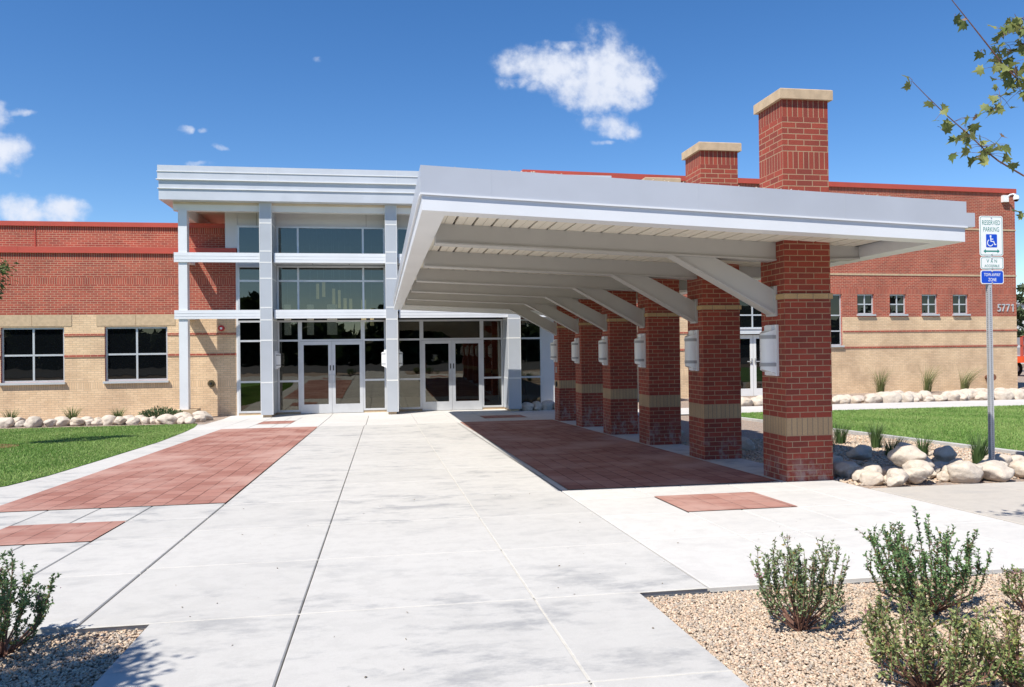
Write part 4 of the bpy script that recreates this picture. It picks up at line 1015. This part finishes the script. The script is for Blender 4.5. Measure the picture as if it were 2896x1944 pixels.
br2 = [(5.6, 3.05, 1.1), (5.12, 4.3, 1.55), (4.62, 5, 1.80), (4.40, 5, 1.99), (4.21, 5, 2.20), (4.11, 5, 2.31), (4.0, 5, 2.43), (3.9, 5, 2.62)]
br3 = [(5.59, 3.06, 1.5), (5.2, 4.4, 1.9), (4.78, 5.0, 2.02), (4.58, 5, 2.18), (4.5, 5, 2.36)]
LP, LD = [], []
def twig(mb, p, e, r=.0025): mb.tube([p, tuple((Vector(p)+Vector(e))/2+Vector((0, 0, .01))), e], [r, r*.8, r*.6], 5)
def along(br, u):
    s_ = u*(len(br)-1); k = min(int(s_), len(br)-2); return Vector(br[k]).lerp(Vector(br[k+1]), s_-k)
rs = random.Random(11)
for br, r0, r1, spots, nl in ((br1, .008, .002, [(.3, .5), (.46, 1)], 0), (br2, .008, .002, [(.3, .6)], 0), (br3, .008, .002, [(.4, 1)], 0)):
    m1 = MB(); m1.tube(br, list(np.linspace(r0, r1, len(br))), 7)
    m1.build('branch', 'twig', tm, True)
tw = MB()
def cluster(c, n, rad, size=.07):
    for _ in range(max(1, round(n*.68))):
        e = Vector(c)+Vector((rs.gauss(0, rad), rs.gauss(0, rad), rs.gauss(0, rad*.75)))
        twig(tw, tuple(c), tuple(e), .0018); LP.append(e); LD.append(Vector((rs.gauss(-.2, .8), rs.gauss(0, .8), rs.gauss(-.45, .5))))
for c, n, rad in (((3.68, 5, 1.85), 3, .03), ((3.80, 5, 1.72), 1, .04), ((3.92, 5, 1.63), 4, .05), ((4.0, 5, 1.57), 4, .055), ((4.08, 5, 1.50), 5, .06), ((4.16, 5, 1.44), 9, .075), ((4.22, 5, 1.40), 10, .08), ((4.28, 5, 1.35), 10, .07), ((4.33, 5, 1.42), 5, .07), ((3.87, 5, 1.53), 1, .02), ((4.05, 5, 1.44), 4, .05), ((4.17, 5, 1.32), 4, .05),
   ((4.11, 5, 2.30), 3, .035), ((4.22, 5, 2.08), 3, .05), ((4.03, 5, 2.33), 2, .03), ((4.43, 5, 1.98), 10, .07), ((4.50, 5, 1.93), 14, .075), ((4.45, 5, 1.85), 12, .075), ((4.37, 5, 1.77), 8, .06), ((4.34, 5, 1.68), 6, .05), ((4.55, 5, 1.82), 14, .08), ((4.58, 5, 2.15), 16, .08), ((4.5, 5, 2.25), 14, .075), ((4.42, 5, 2.2), 8, .06), ((4.56, 5, 2.33), 10, .07), ((4.47, 5, 2.10), 10, .06), ((4.62, 5, 2.0), 12, .08), ((4.52, 5, .93), 4, .03)):
    cluster(c, n, rad)
for _ in range(420):                                   # rest of the crown, outside the frame
    c = Vector((5.6+rs.gauss(.1, .4), 3.4+rs.gauss(0, .5), 2.2+rs.gauss(0, .6)))
    if c.x > .93*c.y+.25: LP.append(c); LD.append(Vector((rs.gauss(0, 1), rs.gauss(0, 1), rs.gauss(-.4, .6))))
tw.build('twigs', 'twig', tm, True)
n = len(LP); u = rng.uniform(0, 1, (n, 1)); col = np.array([.12, .16, .045])*(1-u)+np.array([.32, .33, .11])*u
rd = rng.uniform(0, 1, n) < .08; col[rd] = np.array([.30, .19, .11])
maple_leaves('leaves', np.array(LP), np.array(LD), rng.uniform(.055, .10, n), col, tm)
# slender tree at the left lawn and a young tree outside the left edge that shades the corner
def small_tree(x, y, zb0, zt0, rad, label, n, seed, leaf=.09, tr=.045, dens=(.045, .09, .025), droopy=False):
    rs = random.Random(seed); t = thing('young_tree', (x, y, G(y)), label, 'tree')
    m1 = MB(); m1.tube([(x, y, G(y)-.1), (x+.02, y, zb0), (x, y+.02, zt0-.1)], [tr, tr*.8, tr*.2], 8); m1.build('trunk', 'bark', t, True)
    P, D = [], []; b = MB()
    for _ in range(26):
        z = rs.uniform(zb0, zt0-.1); a = rs.uniform(0, 6.283); f = math.sin(math.pi*min(1, max(.12, (z-zb0)/(zt0-zb0)*.9+.1)))*rad*rs.uniform(.6, 1.05)
        e = Vector((x+math.cos(a)*f, y+math.sin(a)*f, z+f*(.5 if not droopy else .15))); s0 = Vector((x, y, z)); b.tube([s0, s0.lerp(e, .5)+Vector((0, 0, .05)), e], [.012, .008, .003], 5)
        for _ in range(n//26):
            p = s0.lerp(e, rs.uniform(.35, 1.05))+Vector((rs.gauss(0, .09), rs.gauss(0, .09), rs.gauss(-.03, .09))); P.append(p); D.append(Vector((rs.gauss(0, .8)+math.cos(a)*.6, rs.gauss(0, .8)+math.sin(a)*.6, rs.gauss(-.5 if droopy else 0, .6))))
    b.build('branches', 'twig', t, True); n_ = len(P); u = rng.uniform(0, 1, (n_, 1))
    V, F, Cc = leaf_cloud(np.array(P), np.array(D), rng.uniform(.6, 1.3, n_)*leaf, np.array(dens)*(.7+1.2*u), .42); np_mesh('crown', V, F, 'leaf', t, Cc)
    return t
small_tree(-8.35, 17.7, .35, 2.75, .74, 'slender young tree whose leaves just enter at the left frame edge', 3200, 5, .12, .05, (.10, .13, .045), True)
small_tree(-3.0, 2.75, -.5, 1.5, .85, 'young tree outside the left edge, known by its shadow on the gravel corner', 5200, 9, .08)
struct(sheet('mulch_ring', [(-8.25+.82*math.cos(a), 17.7+.82*math.sin(a)) for a in np.linspace(0, 2*math.pi, 29)[:-1]], 'mulch', .02))
# stake at the right frame edge
st = thing('wooden_stake', (2.93, 3.18, G(3.18)), 'weathered orange wooden stake leaning at the right frame edge', 'stake')
m1 = MB(); m1.tube([(2.905, 3.18, G(3.18)-.1), (2.92, 3.19, -1.2), (2.945, 3.2, -.75)], .038, 10); m1.build('pole', 'wood', st, True)

# grass blades
def lawn_blades(name, inside, x0, x1, y0, y1, n, h):
    X_ = rng.uniform(x0, x1, n*2); Y_ = y0+(y1-y0)*rng.uniform(0, 1, n*2)**1.35
    k = inside(X_, Y_); X_, Y_ = X_[k][:n], Y_[k][:n]; m = len(X_)
    Z = -1.6662-.0279*(Y_-10); a = rng.uniform(0, 2*np.pi, m); hh = h*rng.uniform(.5, 1.2, m); w = .0045+.0003*Y_
    b = np.stack([X_, Y_, Z], 1); s = np.stack([np.cos(a)*w, np.sin(a)*w, 0*a], 1); tip = b+np.stack([rng.normal(0, .45, m)*hh, rng.normal(0, .45, m)*hh, hh], 1)
    V = np.stack([b-s, b+s, tip], 1).reshape(-1, 3); F = np.arange(3*m).reshape(-1, 3)
    patch = np.sin(X_*1.9+np.sin(Y_*.7)*2)*np.sin(Y_*.8+np.sin(X_*.8))*.5+.5
    u = np.clip(rng.uniform(0, 1, m)*.5+patch*.5, 0, 1)[:, None]
    col = np.array([.12, .245, .045])*(1-u)+np.array([.34, .44, .14])*u
    dry = rng.uniform(0, 1, m) < .05; col[dry] = np.array([.34, .33, .15])
    o = np_mesh(name, V, F, 'blade', None, np.repeat(col, 3, 0)); o['kind'] = 'stuff'; return o
ex = np.array([p[1] for p in edge]); ey = np.array([p[0] for p in edge])
lawn_blades('lawn_grass', lambda x, y: (x < np.interp(y, ex, ey)-.01) & (x > -.47*y-.5) & (y < 24.2+.0*x), -12.5, -4.6, 10.2, 24.4, 125000, .04)
lawn_blades('lawn_grass', lambda x, y: (x > 9.66) & (x < .95*y+.5), 9.66, 22.5, 10.2, 22.6, 110000, .04)
# loose gravel
def scatter(n, x0, x1, y0, y1, inside, zoff, size):
    X_ = rng.uniform(x0, x1, n); Y_ = rng.uniform(y0, y1, n); k = inside(X_, Y_); X_, Y_ = X_[k], Y_[k]
    P = np.stack([X_, Y_, -1.6662-.0279*(Y_-10)+zoff+rng.uniform(-.004, .008, len(X_))], 1)
    return P, rng.uniform(.6, 1.35, len(X_))*size
A, a_ = scatter(68000, 1.58, 4.7, 2.55, 4.745, lambda x, y: (x < .93*y+.15) & ~((x > 4.4) & (y > 3.36)), -.037, .0078)
B, b_ = scatter(15000, -2.6, -1.325, 3.0, 4.79, lambda x, y: (x > -.47*y-.2), -.037, .0078)
Cp, c_ = scatter(17000, 5.43, 9.49, 8.5, 14.5, lambda x, y: (x < .93*y+.2), -.012, .017)
PP = np.concatenate([A, B, Cp]); SS = np.concatenate([a_, b_, c_])
o_ = pebbles('gravel', PP, SS, pcol(len(PP))); o_['kind'] = 'stuff'

# ------------------------------------------------------------------ beyond the right corner
n = 110; P = np.stack([rng.uniform(-1.6, 4.4, n), rng.uniform(2.6, 9.0, n), np.zeros(n)], 1); k = (P[:, 1] > 4.85) | ((P[:, 0] > -1.3) & (P[:, 0] < 1.55)); P = P[k]; n = len(P)
P[:, 2] = -1.6662-.0279*(P[:, 1]-10)+.004; D = rng.normal(0, 1, (n, 3)); D[:, 2] *= .12
V, F, Cc = leaf_cloud(P, D, rng.uniform(.006, .022, n), np.array([.2, .15, .08])*rng.uniform(.4, 1.3, (n, 1)), .5)
o_ = np_mesh('leaf_litter', V, F, 'leaf', None, Cc); o_['kind'] = 'stuff'
lf = thing('work_machine', (42.4, 45.5, -2.14), 'red framed work machine with two grey cabinets, half hidden beyond the right wing corner', 'machine')
m1 = MB(); m1.box(40.3, 46, 44.6, 46.6, -1.25, -.85); m1.build('chassis', 'orange', lf)
m1 = MB()
for xx in (40.35, 42.6, 45.8): m1.box(xx, xx+.10, 44.7, 44.85, -.85, .46)
for z in (-.2, .40): m1.box(40.35, 45.9, 44.69, 44.84, z, z+.07)
m1.build('frame', 'coping', lf)
for z in (-.13, -.78): m1 = MB(); m1.box(40.6, 42.3, 44.55, 45.8, z, z+.5); c_o = m1.build('cabinet', 'greybox', lf); m1 = MB(); m1.box(41.2, 41.5, 44.535, 44.549, z+.15, z+.38); m1.build('notice', 'lens', c_o)
for xx in (41.3, 44.8):
    for yy in (44.5, 46.3): m1 = MB(); m1.tube([(xx, yy, -1.68), (xx, yy+.4, -1.68)], .52, 20); w_ = m1.build('wheel', 'rubber', lf); m1 = MB(); m1.tube([(xx, yy-.02, -1.68), (xx, yy+.38, -1.68)], .25, 14); m1.build('rim', 'lens', w_)
fb = thing('far_building', (75, 80, -2.14), 'plain off white building far behind the right wing corner', 'building')
m1 = MB(); m1.box(60, 110, 75, 100, -2.3, 4.2); m1.build('wall', 'offwhite', fb); m1 = MB(); m1.box(59.8, 110.2, 74.8, 100.2, 4.201, 4.5); m1.build('parapet', 'panel', fb)
t_ = small_tree(47.5, 51.5, -.6, 4.6, 2.2, 'grey green tree standing behind the work machine beyond the corner', 3000, 21, .4, .1, (.09, .12, .06))
# what the windows mirror: a belt of trees across the road behind the photographer
V = []; D = []; n = 26000
X_ = rng.uniform(-75, 95, n); hgt = 4.9+1.5*np.sin(X_*.33)+1.2*np.sin(X_*.87+1)
P = np.stack([X_, -34+rng.normal(0, 1.2, n), -1.4+rng.uniform(0, 1, n)**.8*np.clip(hgt, 3.0, 8.5)], 1)
V, F, Cc = leaf_cloud(P, rng.normal(0, 1, (n, 3)), rng.uniform(.8, 1.7, n), np.array([.05, .075, .03])*rng.uniform(.4, 1.6, (n, 1)), .7)
o_ = np_mesh('tree_belt', V, F, 'leaf', None, Cc); o_['kind'] = 'stuff'

# ------------------------------------------------------------------ sun, sky, camera
dl = Vector((1.15, 1.0, -2.14)).normalized()
sun = bpy.data.lights.new('sun', 'SUN'); sun.energy = 5.0; sun.angle = R(.53); sun.color = (1, .95, .87)
so_ = bpy.data.objects.new('sun', sun); COL.objects.link(so_); so_.rotation_euler = dl.to_track_quat('-Z', 'Y').to_euler(); so_.location = (-20, -20, 40)
w = bpy.data.worlds.new('World'); scene.world = w; w.use_nodes = True; nt = w.node_tree; nt.nodes.clear()
out = nt.nodes.new('ShaderNodeOutputWorld'); bg = nt.nodes.new('ShaderNodeBackground'); nt.links.new(bg.outputs[0], out.inputs[0])
sky = nt.nodes.new('ShaderNodeTexSky'); sky.sky_type = 'NISHITA'; sky.sun_disc = False
sky.sun_elevation = math.asin(-dl.z); sky.sun_rotation = math.atan2(-dl.x, -dl.y); sky.altitude = 1600; sky.air_density = 1.0; sky.dust_density = .3; sky.ozone_density = 1.6
SKYS = .115; bg.inputs['Strength'].default_value = SKYS
hs = N(nt, 'ShaderNodeHueSaturation'); hs.inputs['Saturation'].default_value = 1.30; hs.inputs['Hue'].default_value = .505; hs.inputs['Value'].default_value = 1.0; nt.links.new(sky.outputs[0], hs.inputs['Color'])
tc = N(nt, 'ShaderNodeTexCoord'); sx = N(nt, 'ShaderNodeSeparateXYZ'); nt.links.new(tc.outputs['Generated'], sx.inputs[0])
def mth(op, a, b=None, c=None, clamp=False):
    n = N(nt, 'ShaderNodeMath', operation=op, use_clamp=clamp)
    for i, v in enumerate((a, b, c)):
        if v is None: continue
        if hasattr(v, 'links'): nt.links.new(v, n.inputs[i])
        else: n.inputs[i].default_value = v
    return n.outputs[0]
ymax = mth('MAXIMUM', sx.outputs['Y'], .02)
cu, cv = mth('DIVIDE', sx.outputs['X'], ymax), mth('DIVIDE', sx.outputs['Z'], ymax)
cb_ = N(nt, 'ShaderNodeCombineXYZ'); nt.links.new(cu, cb_.inputs[0]); nt.links.new(cv, cb_.inputs[1])
wn = N(nt, 'ShaderNodeTexNoise'); wn.inputs['Scale'].default_value = 26; wn.inputs['Detail'].default_value = 5; nt.links.new(cb_.outputs[0], wn.inputs['Vector'])
wv = N(nt, 'ShaderNodeVectorMath', operation='SUBTRACT'); nt.links.new(wn.outputs['Color'], wv.inputs[0]); wv.inputs[1].default_value = (.5, .5, .5)
ws = N(nt, 'ShaderNodeVectorMath', operation='MULTIPLY_ADD'); nt.links.new(wv.outputs[0], ws.inputs[0]); ws.inputs[1].default_value = (.034, .026, 0); nt.links.new(cb_.outputs[0], ws.inputs[2])
BL = [(0.1955, 0.3654, 0.0493, 0.0215, 1), (0.2447, 0.3591, 0.0619, 0.0331, 1), (0.3006, 0.3616, 0.057, 0.0357, 1.1), (0.2795, 0.332, 0.0566, 0.0258, 1), (0.3303, 0.3485, 0.0313, 0.0278, 1), (0.2997, 0.2925, 0.037, 0.015, 0.8), (0.3174, 0.2845, 0.0216, 0.0104, 0.75), (0.1723, 0.3418, 0.0218, 0.0068, 0.62), (0.2393, 0.3931, 0.0269, 0.0074, 0.5), (0.2865, 0.4127, 0.0357, 0.0173, 0.36), (0.2095, 0.3348, 0.0232, 0.0079, 0.5), (-0.4317, 0.2372, 0.0271, 0.0234, 1), (-0.4159, 0.2862, 0.0197, 0.0046, 0.6), (-0.4337, 0.2794, 0.0121, 0.0173, 0.8), (-0.3923, 0.1682, 0.0524, 0.0184, 1), (-0.4134, 0.175, 0.0245, 0.0153, 0.9), (-0.3639, 0.1697, 0.0287, 0.0113, 0.85), (-0.2279, 0.2668, 0.0075, 0.0053, 0.68), (-0.2103, 0.2657, 0.006, 0.0037, 0.5), (-0.1878, 0.2484, 0.0071, 0.0037, 0.5), (-0.0741, 0.3568, 0.0079, 0.0043, 0.45), (-0.2157, 0.2275, 0.0171, 0.0037, 0.45), (0.2875, 0.2692, 0.0154, 0.004, 0.5)]
acc = None
for (u0, v0, ru, rv, wt) in BL:
    d = N(nt, 'ShaderNodeVectorMath', operation='SUBTRACT'); nt.links.new(ws.outputs[0], d.inputs[0]); d.inputs[1].default_value = (u0, v0, 0)
    e = N(nt, 'ShaderNodeVectorMath', operation='MULTIPLY'); nt.links.new(d.outputs[0], e.inputs[0]); e.inputs[1].default_value = (1/(ru*1.3), 1/(rv*1.3), 0)
    l = N(nt, 'ShaderNodeVectorMath', operation='DOT_PRODUCT'); nt.links.new(e.outputs[0], l.inputs[0]); nt.links.new(e.outputs[0], l.inputs[1])
    q = mth('MULTIPLY', mth('SUBTRACT', 1.0, l.outputs['Value'], clamp=True), wt)
    acc = q if acc is None else mth('MAXIMUM', acc, mth('MULTIPLY_ADD', acc, .25, q)) 
fn = N(nt, 'ShaderNodeTexNoise'); fn.inputs['Scale'].default_value = 48; fn.inputs['Detail'].default_value = 8; fn.inputs['Roughness'].default_value = .56; nt.links.new(cb_.outputs[0], fn.inputs['Vector'])
den = mth('MULTIPLY_ADD', mth('SUBTRACT', fn.outputs['Fac'], .5), mth('MINIMUM', mth('MULTIPLY', acc, 6), 1.9), acc)
mr = N(nt, 'ShaderNodeMapRange', interpolation_type='SMOOTHSTEP'); nt.links.new(den, mr.inputs[0]); mr.inputs[1].default_value = .03; mr.inputs[2].default_value = 1.3
front = mth('GREATER_THAN', sx.outputs['Y'], .05)
fac = mth('MULTIPLY', mth('MULTIPLY', mr.outputs[0], .96), front)
sn = N(nt, 'ShaderNodeTexNoise'); sn.inputs['Scale'].default_value = 17; sn.inputs['Detail'].default_value = 4; nt.links.new(cb_.outputs[0], sn.inputs['Vector'])
cm = N(nt, 'ShaderNodeMix'); cm.data_type = 'RGBA'; nt.links.new(mth('MULTIPLY', sn.outputs['Fac'], .9), cm.inputs[0]); cm.inputs[6].default_value = (5.9, 6.1, 6.6, 1); cm.inputs[7].default_value = (4.3, 4.7, 5.6, 1)
mx = N(nt, 'ShaderNodeMix'); mx.data_type = 'RGBA'; nt.links.new(fac, mx.inputs[0]); nt.links.new(hs.outputs[0], mx.inputs[6]); nt.links.new(cm.outputs[2], mx.inputs[7])
nt.links.new(mx.outputs[2], bg.inputs['Color'])

cam = bpy.data.cameras.new('camera'); co = bpy.data.objects.new('camera', cam); COL.objects.link(co); scene.camera = co
r_v, u_v, f_v = Vector((0.986734, -0.161874, -0.012349)), Vector((0.010961, -0.009461, 0.999895)), Vector((0.161974, 0.986766, 0.007561))
co.matrix_world = Matrix(((r_v.x, u_v.x, -f_v.x, 0), (r_v.y, u_v.y, -f_v.y, 0), (r_v.z, u_v.z, -f_v.z, OZ), (0, 0, 0, 1)))
cam.sensor_fit = 'HORIZONTAL'; cam.sensor_width = 36; cam.lens = 36*2241.95/2896; cam.clip_start = .05; cam.clip_end = 2000
scene.view_settings.view_transform = 'Standard'; scene.view_settings.look = 'None'; scene.view_settings.gamma = 1; scene.view_settings.exposure = .48
scene.render.engine = 'CYCLES'; scene.cycles.max_bounces = 8; scene.cycles.transparent_max_bounces = 16
